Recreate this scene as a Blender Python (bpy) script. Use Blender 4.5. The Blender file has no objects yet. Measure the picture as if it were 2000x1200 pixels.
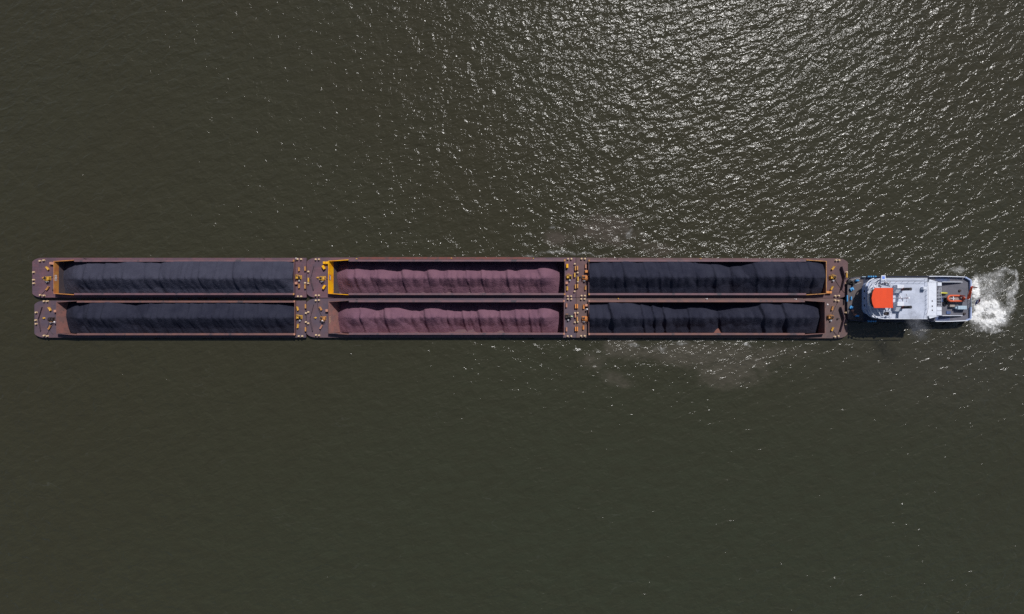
import bpy, bmesh, math, random
import numpy as np
from mathutils import Vector, Matrix
random.seed(7)
sc = bpy.context.scene
COL = sc.collection

# ------------------------------------------------------------------ camera, sky, sun, exposure
H = 190.0                      # flying height of the camera above the water, metres
GS = 0.1438                    # metres on the water per photo pixel straight below
cam_d = bpy.data.cameras.new('camera'); cam = bpy.data.objects.new('camera', cam_d); COL.objects.link(cam)
cam.location = (0, 0, H); cam.rotation_euler = (0, 0, 0)
cam_d.sensor_width = 36; cam_d.lens = 18 / (1000 * GS / H)
cam_d.clip_start = 1; cam_d.clip_end = 20000
sc.camera = cam
SUN = Vector((0.32, 0.75, 1.0)).normalized()
elev = math.asin(SUN.z); azim = math.atan2(SUN.x, SUN.y)
w = bpy.data.worlds.new('World'); sc.world = w; w.use_nodes = True
nt = w.node_tree; bg = nt.nodes['Background']
sky = nt.nodes.new('ShaderNodeTexSky'); sky.sky_type = 'NISHITA'; sky.sun_disc = False
sky.sun_elevation = elev; sky.sun_rotation = azim
nt.links.new(sky.outputs[0], bg.inputs[0]); bg.inputs[1].default_value = 0.055
sd = bpy.data.lights.new('sun', 'SUN'); sun = bpy.data.objects.new('sun', sd); COL.objects.link(sun)
sd.energy = 3.4; sd.angle = math.radians(0.53); sd.color = (1.0, 0.985, 0.965)
sun.rotation_euler = SUN.to_track_quat('Z', 'Y').to_euler(); sun.location = (60, 140, 190)
sc.view_settings.view_transform = 'Standard'; sc.view_settings.look = 'None'
sc.view_settings.gamma = 1; sc.view_settings.use_curve_mapping = False
sc.view_settings.exposure = 0.2
sc.cycles.use_denoising = False; sc.cycles.sample_clamp_direct = 4.0
sc.cycles.max_bounces = 5; sc.cycles.caustics_reflective = False; sc.cycles.caustics_refractive = False

# ------------------------------------------------------------------ measuring: photo pixel at a known height -> metres
def W(px, py, z=0.0):
    k = GS * (H - z) / H
    return ((px - 1000) * k, (600 - py) * k)

# ------------------------------------------------------------------ node helpers / materials
class NB:
    def __init__(s, t): s.t = t
    def n(s, kind, **kw):
        o = s.t.nodes.new(kind)
        for k, v in kw.items(): setattr(o, k, v)
        return o
    def l(s, a, b): s.t.links.new(a, b)
    def val(s, sock, v):
        if isinstance(v, (int, float)): sock.default_value = v
        elif isinstance(v, (tuple, list)): sock.default_value = v
        else: s.l(v, sock)
    def m(s, op, a, b=0.0, c=None, clamp=False):
        o = s.n('ShaderNodeMath', operation=op, use_clamp=clamp)
        s.val(o.inputs[0], a); s.val(o.inputs[1], b)
        if c is not None: s.val(o.inputs[2], c)
        return o.outputs[0]
    def coord(s): return s.n('ShaderNodeTexCoord').outputs['Object']
    def mapping(s, v, rot=0.0, scale=(1, 1, 1), loc=(0, 0, 0)):
        o = s.n('ShaderNodeMapping'); s.l(v, o.inputs[0])
        o.inputs[1].default_value = loc; o.inputs[2].default_value = (0, 0, rot); o.inputs[3].default_value = scale
        return o.outputs[0]
    def stretch(s, v, deg, along):
        o = s.n('ShaderNodeMapping', vector_type='TEXTURE'); s.l(v, o.inputs[0])
        o.inputs[2].default_value = (0, 0, math.radians(deg)); o.inputs[3].default_value = (along, 1, 1)
        return o.outputs[0]
    def noise(s, v, scale, detail=2.0, rough=0.5, dist=0.0, color=False):
        o = s.n('ShaderNodeTexNoise'); s.l(v, o.inputs['Vector'])
        o.inputs['Scale'].default_value = scale; o.inputs['Detail'].default_value = detail
        o.inputs['Roughness'].default_value = rough; o.inputs['Distortion'].default_value = dist
        return o.outputs['Color' if color else 'Fac']
    def ramp(s, f, lo, hi, a=0.0, b=1.0):
        o = s.n('ShaderNodeMapRange'); o.interpolation_type = 'SMOOTHSTEP'
        s.val(o.inputs[0], f); o.inputs[1].default_value = lo; o.inputs[2].default_value = hi
        o.inputs[3].default_value = a; o.inputs[4].default_value = b
        return o.outputs[0]
    def mix(s, f, a, b):
        o = s.n('ShaderNodeMix', data_type='RGBA')
        s.val(o.inputs[0], f)
        s.val(o.inputs[6], a + (1,) if isinstance(a, tuple) and len(a) == 3 else a)
        s.val(o.inputs[7], b + (1,) if isinstance(b, tuple) and len(b) == 3 else b)
        return o.outputs[2]

MATS = {}
def mat(name, col, rough=0.6, col2=None, scale=0.5, lo=0.45, hi=0.65, amt=1.0, bump=None, metal=0.0, spec=0.4,
        plates=None, dust=None):
    m = bpy.data.materials.new(name); m.use_nodes = True
    t = m.node_tree; b = NB(t); p = t.nodes['Principled BSDF']
    p.inputs['Roughness'].default_value = rough; p.inputs['Metallic'].default_value = metal
    p.inputs['Specular IOR Level'].default_value = spec
    v = b.coord(); c = col + (1,)
    if col2 is not None:
        c = b.mix(b.m('MULTIPLY', b.ramp(b.noise(v, scale, 6, 0.62), lo, hi), amt), col, col2)
    if dust is not None:
        c = b.mix(b.ramp(b.noise(v, dust[1], 5, 0.65), dust[2], dust[3], 0, dust[4]), c, dust[0])
    if plates is not None:
        br = b.n('ShaderNodeTexBrick'); b.l(v, br.inputs['Vector'])
        br.inputs['Scale'].default_value = 1.0; br.inputs['Mortar Size'].default_value = 0.035
        br.inputs['Brick Width'].default_value = plates[0]; br.inputs['Row Height'].default_value = plates[1]
        br.inputs['Color1'].default_value = (0.92, 0.92, 0.92, 1); br.inputs['Color2'].default_value = (1.06, 1.06, 1.06, 1)
        br.inputs['Mortar'].default_value = (plates[2],) * 3 + (1,)
        o = b.n('ShaderNodeMix', data_type='RGBA', blend_type='MULTIPLY'); o.inputs[0].default_value = 1
        b.val(o.inputs[6], c); b.l(br.outputs['Color'], o.inputs[7]); c = o.outputs[2]
    b.val(p.inputs['Base Color'], c)
    if bump:
        bn = b.n('ShaderNodeBump'); bn.inputs['Strength'].default_value = bump[1]; bn.inputs['Distance'].default_value = bump[2]
        b.l(b.noise(v, bump[0], 5, 0.65), bn.inputs['Height']); b.l(bn.outputs[0], p.inputs['Normal'])
    MATS[name] = m
    return m

# ------------------------------------------------------------------ mesh helpers
class MB:
    def __init__(s): s.v = []; s.f = []
    def poly(s, pts):
        i = len(s.v); s.v += [tuple(p) for p in pts]; s.f.append(tuple(range(i, i + len(pts)))); return s
    def box(s, x0, x1, y0, y1, z0, z1):
        if x0 > x1: x0, x1 = x1, x0
        if y0 > y1: y0, y1 = y1, y0
        i = len(s.v)
        s.v += [(x0, y0, z0), (x1, y0, z0), (x1, y1, z0), (x0, y1, z0), (x0, y0, z1), (x1, y0, z1), (x1, y1, z1), (x0, y1, z1)]
        s.f += [(i, i+3, i+2, i+1), (i+4, i+5, i+6, i+7), (i, i+1, i+5, i+4), (i+1, i+2, i+6, i+5), (i+2, i+3, i+7, i+6), (i+3, i, i+4, i+7)]
        return s
    def bev(s, x0, x1, y0, y1, z0, z1, e=0.05):
        if x0 > x1: x0, x1 = x1, x0
        if y0 > y1: y0, y1 = y1, y0
        a = [(x0, y0), (x1, y0), (x1, y1), (x0, y1)]; c = [(x0+e, y0+e), (x1-e, y0+e), (x1-e, y1-e), (x0+e, y1-e)]
        i = len(s.v)
        s.v += [p + (z0,) for p in a] + [p + (z1-e,) for p in a] + [p + (z1,) for p in c]
        s.f.append((i+3, i+2, i+1, i))
        for L in (0, 4):
            for k in range(4):
                n = (k+1) % 4; s.f.append((i+L+k, i+L+n, i+L+4+n, i+L+4+k))
        s.f.append((i+8, i+9, i+10, i+11)); return s
    def obox(s, c, size, ang=0.0):
        i = len(s.v); MB.box(s, -size[0]/2, size[0]/2, -size[1]/2, size[1]/2, -size[2]/2, size[2]/2)
        ca, sa = math.cos(ang), math.sin(ang)
        for k in range(i, len(s.v)):
            x, y, z = s.v[k]; s.v[k] = (c[0]+x*ca-y*sa, c[1]+x*sa+y*ca, c[2]+z)
        return s
    def prism(s, pts, z0, z1, top=True, bottom=True):
        i = len(s.v); n = len(pts)
        s.v += [(p[0], p[1], z0) for p in pts] + [(p[0], p[1], z1) for p in pts]
        if bottom: s.f.append(tuple(i+k for k in reversed(range(n))))
        if top: s.f.append(tuple(i+n+k for k in range(n)))
        for k in range(n):
            q = (k+1) % n; s.f.append((i+k, i+q, i+n+q, i+n+k))
        return s
    def tube(s, path, r, n=8, closed=False):
        P = [Vector(p) for p in path]; rings = []
        R = r if isinstance(r, (list, tuple)) else [r]*len(P)
        m = len(P)
        for k, p in enumerate(P):
            if closed: d = P[(k+1) % m] - P[k-1]
            else: d = P[min(k+1, m-1)] - P[max(k-1, 0)]
            d.normalize()
            up = Vector((0, 0, 1)) if abs(d.z) < 0.95 else Vector((0, 1, 0))
            a = d.cross(up).normalized(); b = d.cross(a).normalized()
            i = len(s.v)
            for j in range(n):
                t = 2*math.pi*j/n; q = p + (a*math.cos(t) + b*math.sin(t))*R[k]; s.v.append(tuple(q))
            rings.append(i)
        pairs = list(zip(rings, rings[1:])) + ([(rings[-1], rings[0])] if closed else [])
        for u, w_ in pairs:
            for j in range(n):
                q = (j+1) % n; s.f.append((u+j, w_+j, w_+q, u+q))
        if not closed:
            s.f.append(tuple(rings[0]+j for j in range(n))); s.f.append(tuple(rings[-1]+j for j in reversed(range(n))))
        return s
    def lathe(s, prof, c=(0, 0, 0), n=14):
        i = len(s.v)
        for (r, z) in prof:
            for j in range(n):
                t = 2*math.pi*j/n; s.v.append((c[0]+r*math.cos(t), c[1]+r*math.sin(t), c[2]+z))
        for k in range(len(prof)-1):
            for j in range(n):
                q = (j+1) % n; s.f.append((i+k*n+j, i+k*n+q, i+(k+1)*n+q, i+(k+1)*n+j))
        s.f.append(tuple(i+j for j in reversed(range(n)))); s.f.append(tuple(i+(len(prof)-1)*n+j for j in range(n)))
        return s
    def mesh(s, name, m, smooth=False):
        me = bpy.data.meshes.new(name); me.from_pydata(s.v, [], s.f); me.update()
        b = bmesh.new(); b.from_mesh(me); bmesh.ops.recalc_face_normals(b, faces=b.faces); b.to_mesh(me); b.free()
        if smooth:
            me.shade_smooth()
            try: me.set_sharp_from_angle(angle=math.radians(40))
            except Exception: pass
        if m: me.materials.append(m)
        return me
    def build(s, name, m, parent=None, smooth=False, at=None):
        return link(name, s.mesh(name, m, smooth), parent, at)

ROOTLOC = {}
def link(name, me, parent=None, at=None, rot=0.0):
    """at = world position of the mesh's own origin"""
    o = bpy.data.objects.new(name, me); COL.objects.link(o)
    at = Vector(at or (0, 0, 0))
    if parent is not None:
        o.parent = parent; at = at - ROOTLOC[parent.name]
    o.location = at; o.rotation_euler = (0, 0, rot)
    ROOTLOC[o.name] = at + (ROOTLOC[parent.name] if parent is not None else Vector((0, 0, 0)))
    return o
def thing(name, label, cat, loc, group=None):
    o = bpy.data.objects.new(name, None); COL.objects.link(o); o.location = loc; o.empty_display_size = 2
    ROOTLOC[o.name] = Vector(loc); tag(o, label, cat, group); return o
def tag(o, label=None, cat=None, group=None, kind=None):
    if label: o['label'] = label
    if cat: o['category'] = cat
    if group: o['group'] = group
    if kind: o['kind'] = kind
    return o

def vnoise(x, y, seed=0):
    rs = np.random.RandomState(seed); T = rs.rand(256, 256)
    xi = np.floor(x).astype(int); yi = np.floor(y).astype(int); fx = x-xi; fy = y-yi
    fx = fx*fx*(3-2*fx); fy = fy*fy*(3-2*fy)
    g = lambda a, b: T[a % 256, b % 256]
    return (g(xi, yi)*(1-fx)+g(xi+1, yi)*fx)*(1-fy) + (g(xi, yi+1)*(1-fx)+g(xi+1, yi+1)*fx)*fy - 0.5
def fbm(x, y, seed=0, oct=4, g=0.55):
    r = 0; a = 1.0
    for k in range(oct): r = r + a*vnoise(x*2**k+13.7*k, y*2**k+5.3*k, seed+k); a *= g
    return r

# ------------------------------------------------------------------ materials of the vessels
mat('deck_plum', (.132, .064, .078), .62, (.095, .057, .076), .35, .4, .62, dust=((.05, .042, .05), 1.1, .54, .74, .6), plates=(2.6, 1.3, 1.25), bump=(9, .15, .02))
mat('deck_grey_plum', (.115, .069, .080), .62, (.085, .060, .080), .3, .4, .62, dust=((.20, .12, .10), .8, .6, .78, .5), plates=(2.6, 1.3, .85), bump=(9, .15, .02))
mat('deck_brown', (.128, .066, .066), .62, (.098, .054, .058), .35, .4, .62, dust=((.06, .045, .05), 1.1, .54, .74, .6), plates=(2.6, 1.3, .88), bump=(9, .15, .02))
mat('deck_tan', (.138, .080, .072), .62, (.105, .067, .064), .35, .4, .62, dust=((.06, .045, .05), 1.1, .54, .74, .6), plates=(2.6, 1.3, .85), bump=(9, .15, .02))
mat('coaming_plum', (.165, .085, .096), .55, (.12, .072, .086), .4, .4, .65, dust=((.05, .05, .06), .35, .57, .68, .75))
mat('coaming_rust', (.185, .088, .074), .55, (.135, .072, .074), .4, .4, .65, dust=((.05, .05, .06), .35, .57, .68, .7))
mat('hull_side', (.10, .055, .06), .6, (.06, .04, .05), .5)
mat('strake_red', (.16, .05, .042), .6, (.11, .045, .045), .6)
mat('hold_grey', (.075, .058, .066), .75, (.10, .07, .07), .6, .45, .65, dust=((.045, .045, .05), .5, .5, .75, .7))
mat('hold_rust', (.20, .078, .06), .75, (.14, .07, .065), .7, .4, .65, dust=((.06, .05, .055), .5, .55, .75, .6))
mat('ore_dust', (.13, .072, .088), .9, (.15, .09, .09), .8)
mat('hold_pink', (.30, .135, .115), .7, (.22, .12, .11), .6, .4, .65, dust=((.08, .07, .06), 1.0, .56, .7, .6))
mat('paint_yellow', (.80, .40, .005), .45, (.72, .28, .01), .5, .45, .62)
mat('paint_orange', (.52, .23, .055), .5, (.42, .15, .055), .6, .42, .62)
mat('gear_yellow', (.62, .35, .05), .5, (.38, .18, .04), 2.0, .45, .65)
mat('gear_ochre', (.50, .24, .07), .55, (.26, .11, .05), 2.0, .45, .65)
mat('gear_cream', (.60, .43, .26), .5, (.45, .27, .13), 2.5, .45, .65)
mat('gear_dark', (.035, .025, .025), .6, (.09, .045, .03), 1.8, .5, .7)
mat('gear_pink', (.46, .22, .15), .6, (.38, .16, .11), 1.5)
mat('gear_orange', (.60, .23, .06), .55, (.50, .17, .05), 1.5)
mat('steel_grey', (.33, .32, .34), .45, (.24, .22, .23), 2.0)
mat('sign_white', (.75, .70, .70), .5, (.6, .52, .5), 3)
mat('sign_dark', (.10, .05, .05), .6)
mat('plate_plum', (.10, .07, .085), .6, (.15, .09, .10), .8)

def heap_mat(name, c1, c2, c3, sc_):
    m = mat(name, c1, .95, c2, .22, .35, .65, dust=(c3, 2.4, .5, .8, .75), bump=(3.2, 1.0, .2), spec=.12)
    return m
heap_mat('coal', (.050, .050, .073), (.040, .040, .060), (.064, .062, .082), 1)
heap_mat('coal_black', (.027, .028, .044), (.019, .020, .034), (.039, .038, .056), 1)
heap_mat('iron_ore', (.180, .092, .125), (.150, .076, .108), (.205, .105, .115), 1)

# ------------------------------------------------------------------ shared small gear meshes (origin on the deck)
def bollard_mesh():
    return MB().lathe([(.25, 0), (.25, .06), (.15, .07), (.15, .42), (.22, .46), (.245, .54), (.20, .61), (.08, .64)], n=14).mesh('bollard', MATS['gear_cream'], True)
ME_BOLLARD = bollard_mesh()
def drum_mb(L, r):
    m = MB()
    pts = [(-L/2, r*1.35), (-L/2+.06, r*1.35), (-L/2+.07, r*.8), (L/2-.07, r*.8), (L/2-.06, r*1.35), (L/2, r*1.35)]
    n = 16; i = len(m.v)
    for (x, rr) in pts:
        for j in range(n):
            t = 2*math.pi*j/n; m.v.append((x, rr*math.cos(t), rr*math.sin(t)))
    for k in range(len(pts)-1):
        for j in range(n):
            q = (j+1) % n; m.f.append((i+k*n+j, i+k*n+q, i+(k+1)*n+q, i+(k+1)*n+j))
    m.f.append(tuple(i+j for j in range(n))); m.f.append(tuple(i+(len(pts)-1)*n+j for j in range(n)))
    return m
def roller_frame(L, wd):
    m = MB(); m.box(-wd/2, wd/2, -L/2, L/2, 0, .08)
    for s_ in (-1, 1): m.box(-wd/2+.02, wd/2-.02, s_*(L/2-.06)-.05, s_*(L/2-.06)+.05, .082, .62)
    return m
ME_ROLLER_FRAME = {k: roller_frame(1.15, .42).mesh('roller_frame', MATS[k]) for k in ('gear_yellow', 'gear_ochre', 'gear_pink', 'gear_orange')}
def rollers():
    m = MB()
    for s_ in (-1, 1): m.tube([(s_*.12, -.46, .42), (s_*.12, .46, .42)], .12, 10)
    return m
ME_ROLLERS = {k: rollers().mesh('roller', MATS[k], True) for k in ('gear_yellow', 'gear_ochre', 'gear_dark', 'gear_orange', 'gear_pink')}
# tall guide bar at a barge end
ME_BAR = {k: MB().bev(-.17, .17, -.6, .6, 0, .75, .06).box(-.20, .20, -.64, -.601, .2, .6).mesh('guide_bar', MATS[k]) for k in ('gear_yellow', 'gear_ochre', 'gear_pink', 'gear_orange')}
def box_mesh(k): return MB().bev(-.36, .36, -.34, .34, .06, .8, .05).box(-.30, .30, -.28, .28, 0, .058).box(-.06, .06, -.352, -.342, .5, .6).mesh('deck_box', MATS[k])
ME_BOX = {k: box_mesh(k) for k in ('gear_pink', 'gear_orange', 'gear_yellow', 'paint_yellow')}
def long_box(k): return MB().bev(-.30, .30, -.56, .56, .06, .95, .06).box(-.24, .24, -.5, .5, 0, .058).mesh('winch_cover', MATS[k])
ME_COVER = {k: long_box(k) for k in ('paint_yellow', 'gear_yellow', 'gear_orange')}
# mooring winch: frame, drum, hand wheel
def windlass_frame(k):
    m = MB(); m.box(-.75, .85, -.55, .55, 0, .10)
    for x in (-.62, .05, .66): m.prism([(x-.05, -.42), (x+.05, -.42), (x+.05, .42), (x-.05, .42)], .102, .95)
    m.box(.18, .58, -.32, .32, .102, .72); m.box(-.66, .72, -.5, -.40, .952, 1.05)
    return m.mesh('frame', MATS[k])
ME_WL_FRAME = {k: windlass_frame(k) for k in ('gear_yellow', 'gear_ochre', 'gear_orange', 'gear_dark', 'gear_pink')}
def wl_drum():
    m = drum_mb(.60, .36)
    for i, (x, y, z) in enumerate(m.v): m.v[i] = (x-.28, y, z+.62)
    return m.mesh('drum', MATS['gear_dark'], True)
ME_WL_DRUM = wl_drum()
def wl_wheel(k):
    m = MB(); c = Vector((.30, -.75, .95)); R = .46
    m.tube([(c.x+R*math.cos(t), c.y, c.z+R*math.sin(t)) for t in [i*math.pi/8 for i in range(16)]], .045, 6, True)
    for i in range(4):
        t = i*math.pi/4; m.tube([(c.x+R*math.cos(t), c.y, c.z+R*math.sin(t)), (c.x-R*math.cos(t), c.y, c.z-R*math.sin(t))], .025, 5)
    m.tube([(c.x, -.56, c.z), (c.x, -.80, c.z)], .06, 8)
    return m.mesh('hand_wheel', MATS[k])
ME_WL_WHEEL = {k: wl_wheel(k) for k in ('gear_yellow', 'gear_ochre', 'gear_orange')}
ME_WL_CAP = MB().lathe([(.24, 0), (.24, .1), (.14, .14), (.13, .4), (.26, .5), (.24, .6), (.08, .64)], n=14).mesh('capstan', MATS['steel_grey'], True)
ME_FAIR = {k: MB().lathe([(.26, 0), (.26, .08), (.10, .10), (.10, .34), (.22, .42), (.20, .48)], n=12).box(-.5, -.2, -.06, .06, 0, .2).mesh('fairlead', MATS[k], True) for k in ('gear_yellow', 'gear_ochre', 'gear_dark')}
ME_POST = {k: MB().lathe([(.12, 0), (.06, .05), (.06, .85), (.14, .87), (.14, 1.02), (.04, 1.06)], n=10).mesh('side_post', MATS[k], True) for k in ('gear_yellow', 'sign_white', 'gear_dark')}
ME_BALL = MB().lathe([(.05, 0), (.05, .7), (.17, .75), (.26, .9), (.26, 1.0), (.17, 1.14), (.04, 1.2)], n=14).mesh('lantern', MATS['sign_white'], True)

DZ, CZ, FZ = 1.0, 2.2, -2.75           # heights of deck, coaming top and hold floor
HOLES = []
def smooth_corner(p0, p1, p2, n=5):
    r = []
    for i in range(n+1):
        t = i/n; r.append(((1-t)**2*p0[0]+2*t*(1-t)*p1[0]+t*t*p2[0], (1-t)**2*p0[1]+2*t*(1-t)*p1[1]+t*t*p2[1]))
    return r

def ring_deck(outer, inner, z, mname, name, parent, at):
    b = bmesh.new()
    def loop(pts):
        vs = [b.verts.new((p[0]-at[0], p[1]-at[1], z-at[2])) for p in pts]
        return [b.edges.new((vs[i], vs[(i+1) % len(vs)])) for i in range(len(vs))]
    e = loop(outer) + loop(inner)
    bmesh.ops.triangle_fill(b, edges=e, use_beauty=True, use_dissolve=False)
    # give the deck plating its thickness
    r = bmesh.ops.extrude_face_region(b, geom=b.faces[:])
    bmesh.ops.translate(b, vec=(0, 0, -.05), verts=[v for v in r['geom'] if isinstance(v, bmesh.types.BMVert)])
    bmesh.ops.recalc_face_normals(b, faces=b.faces)
    me = bpy.data.meshes.new(name); b.to_mesh(me); b.free(); me.materials.append(MATS[mname])
    return link(name, me, parent, at)

def barge(key, label, outline_px, hold_px, bow, mats, wall_m, end_w, endboard=None, gear=None):
    """outline_px at deck height; hold_px = x0, x1, north inner, south inner at coaming height"""
    out = [W(x, y, DZ) for x, y in outline_px]
    cx = sum(p[0] for p in out)/len(out); cy = sum(p[1] for p in out)/len(out)
    root = thing('cargo_barge', label, 'barge', (cx, cy, 0), 'barges lashed together in the push convoy')
    at = (cx, cy, 0); rel = lambda p: (p[0]-cx, p[1]-cy)
    hx0, hn = W(hold_px[0], hold_px[2], CZ); hx1, hs = W(hold_px[1], hold_px[3], CZ)
    t = .5                                                      # width of the coaming's top flange
    L = 38*GS
    if bow == 'left': inner = [(hx0-.05, hs-.1), (hx0+L, hs-t+.16), (hx0+L+.06, hs-.1), (hx1+.05, hs-.1), (hx1+.05, hn+.1), (hx0+L+.06, hn+.1), (hx0+L, hn+t-.16), (hx0-.05, hn+.1)]
    else: inner = [(hx0-.05, hs-.1), (hx1-L-.06, hs-.1), (hx1-L, hs-t+.16), (hx1+.05, hs-.1), (hx1+.05, hn+.1), (hx1-L, hn+t-.16), (hx1-L-.06, hn+.1), (hx0-.05, hn+.1)]
    HOLES.append((hx0-.3, hx1+.3, hs-.45, hn+.45))
    ring_deck(out, inner, DZ, mats[0], 'deck', root, at)
    MB().prism([rel(p) for p in out], -3.0, DZ-.052, top=False, bottom=False).build('hull', MATS['hull_side'], root, at=at)
    # coaming: upright plate, top flange, stiffeners on the outside
    m = MB()
    bowx, sx = (hx0, hx0+L) if bow == 'left' else (hx1, hx1-L)
    a, b_ = (sx, hx1) if bow == 'left' else (hx0, sx)
    for y, sg in ((hn, 1), (hs, -1)):
        m.box(a-cx, b_-cx, (y-cy), (y-cy)+sg*.12, DZ-.4, CZ-.10); m.box(a-cx, b_-cx, (y-cy)-sg*.03, (y-cy)+sg*t, CZ-.098, CZ)
        k = a+1.0
        while k < b_-.5:
            m.poly([(k-cx, y-cy+sg*.121, CZ-.1), (k-cx, y-cy+sg*(t-.05), CZ-.1), (k-cx, y-cy+sg*.2, DZ), (k-cx, y-cy+sg*.121, DZ)]); k += 2.4
    ex, sg = (hx1, 1) if bow == 'left' else (hx0, -1)
    m.box(ex-cx+sg*.002, ex-cx+sg*.14, hs-cy-t+.002, hn-cy+t-.002, DZ, CZ+.02)
    m.build('coaming', MATS[mats[1]], root, at=at)
    # tapered bow section of the coaming, with its own paint
    m = MB(); s2 = 1 if bow == 'left' else -1
    for y, sg in ((hn, 1), (hs, -1)):
        i0 = (bowx-cx, y-cy); i1 = (sx-cx-s2*.002, y-cy)
        q = [i0, (i1[0], i1[1]+sg*(t-.17)), (i1[0], i1[1]+sg*(t+.01)), (i0[0], i0[1]+sg*.16)]
        if (s2 > 0) != (sg > 0): q = q[::-1]
        m.prism(q, DZ-.4, CZ+.12)
    m.box(bowx-cx-s2*.16, bowx-cx-s2*.002, hs-cy-.16, hn-cy+.16, DZ, CZ+.14)
    m.build('bow_coaming', MATS[mats[2]], root, at=at)
    # hold: side walls, sloping bow wall, floor
    bx = bowx + s2*end_w
    fx0, fx1 = (bx, hx1) if bow == 'left' else (hx0, bx)
    m = MB(); T_ = DZ-.41
    m.poly([(a-cx, hn-cy+.05, T_+.01), (b_-cx, hn-cy+.05, T_+.01), (b_-cx, hn-cy+.05, FZ), (a-cx, hn-cy+.05, FZ)])
    m.poly([(a-cx, hs-cy-.05, T_+.01), (b_-cx, hs-cy-.05, T_+.01), (b_-cx, hs-cy-.05, FZ), (a-cx, hs-cy-.05, FZ)])
    MB().poly([(hx0-cx-.06, hs-cy-.42, FZ), (hx1-cx+.06, hs-cy-.42, FZ), (hx1-cx+.06, hn-cy+.42, FZ), (hx0-cx-.06, hn-cy+.42, FZ)]).build('hold_floor', MATS['ore_dust' if key in 'BE' else wall_m[0]], root, at=at)
    m.poly([(ex-cx, hs-cy-.05, FZ), (ex-cx, hn-cy+.05, FZ), (ex-cx, hn-cy+.05, CZ-.3), (ex-cx, hs-cy-.05, CZ-.3)])
    for y, sg in ((hn, 1), (hs, -1)):
        p0 = (bowx-cx, y-cy+sg*.10); p1 = (sx-cx, y-cy+sg*(t-.10)); p2 = (sx-cx, y-cy+sg*.05)
        m.poly([p0+(T_,), p1+(T_,), p1+(FZ,), p0+(FZ,)]); m.poly([p1+(CZ-.1,), p2+(CZ-.1,), p2+(FZ,), p1+(FZ,)])
    m.build('hold', MATS[wall_m[0]], root, at=at)
    zt = CZ+.05
    def wallpt(u, y, off=0.0):                                  # u = 0 at the top edge, 1 at the floor
        return (bowx-cx+s2*(end_w*u+off), y-cy, zt+(FZ-zt)*u)
    u1 = .44 if key == 'B' else .30
    top_m = endboard or wall_m[1]
    MB().poly([wallpt(0, hs), wallpt(0, hn), wallpt(u1, hn), wallpt(u1, hs)]).build('end_board', MATS[top_m], root, at=at)
    MB().poly([wallpt(u1, hs-.05), wallpt(u1, hn+.05), wallpt(1, hn+.05), wallpt(1, hs-.05)]).build('end_wall', MATS[wall_m[1] if not endboard else wall_m[0]], root, at=at)
    for cxp, yy in ((ex, hn), (ex, hs)):                        # painted corner lugs at the far end
        s3 = 1 if ex == hx1 else -1
        sg = 1 if yy == hn else -1
        MB().bev(cxp-cx-s3*.22, cxp-cx+s3*.20, yy-cy, yy-cy+sg*.52, CZ+.03, CZ+.12, .03).build('corner_lug', MATS['gear_pink' if key in 'DEF' else 'gear_ochre'], root, at=at)
    g = gear or {}
    def put(name, me, px, py, rot=0, h=.5, par=None, z=DZ):
        x, y = W(px, py, z+h); return link(name, me, par or root, (x, y, z+.004), rot)
    for px, py in g.get('bollard', []): put('bollard', ME_BOLLARD, px, py, random.random())
    for px, py, k, r in g.get('roller', []):
        o = put('mooring_roller', ME_ROLLER_FRAME[k], px, py, math.radians(r), .4)
        link('roller', ME_ROLLERS[k if k in ME_ROLLERS else 'gear_ochre'], o, ROOTLOC[o.name], 0)
    for px, py, k in g.get('bar', []): put('guide_bar', ME_BAR[k], px, py, 0, .7)
    for px, py, k in g.get('box', []): put('deck_box', ME_BOX[k], px, py, 0, .8)
    for px, py, k, r in g.get('cover', []): put('winch_cover', ME_COVER[k], px, py, math.radians(r), .9)
    for px, py, k, flip in g.get('windlass', []):
        o = put('windlass', ME_WL_FRAME[k], px, py, math.pi if flip else 0, .7)
        c = ROOTLOC[o.name]
        link('drum', ME_WL_DRUM, o, c)
        link('hand_wheel', ME_WL_WHEEL[k if k in ME_WL_WHEEL else 'gear_ochre'], o, c)
        cp = link('capstan', ME_WL_CAP, o, c); cp.location = (-.15, -.95 if not flip else .95, 0)
    for px, py, k, r in g.get('fair', []): put('fairlead', ME_FAIR[k], px, py, math.radians(r), .4)
    for px, py, k in g.get('post', []): put('side_post', ME_POST[k], px, py, 0, 1.0)
    for px, py in g.get('ball', []): put('lantern', ME_BALL, px, py, 0, 1.0)
    for pts in g.get('vee', []):                                # V-shaped spray deflector standing on the bow deck
        m = MB(); P = [W(x, y, DZ+.3) for x, y in pts]
        for (p, q) in zip(P, P[1:]):
            d = Vector((q[0]-p[0], q[1]-p[1])); nn = Vector((-d.y, d.x)).normalized()*.05
            m.prism([(p[0]+nn.x-cx, p[1]+nn.y-cy), (p[0]-nn.x-cx, p[1]-nn.y-cy), (q[0]-nn.x-cx, q[1]-nn.y-cy), (q[0]+nn.x-cx, q[1]+nn.y-cy)], DZ+.004, DZ+(.62 if bow == 'left' else 1.15))
        m.build('spray_deflector', MATS['plate_plum'], root, at=at)
    for pts in g.get('wire', []):
        P = [W(x, y, DZ+.25) for x, y in pts]
        MB().tube([(p[0]-cx, p[1]-cy, DZ+.12) for p in P], .045, 5).build('mooring_wire', MATS['gear_dark'], root, at=at)
    return root, (hx0, hx1, hs, hn), (cx, cy, wallpt, hs, hn, bow, s2)

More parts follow.
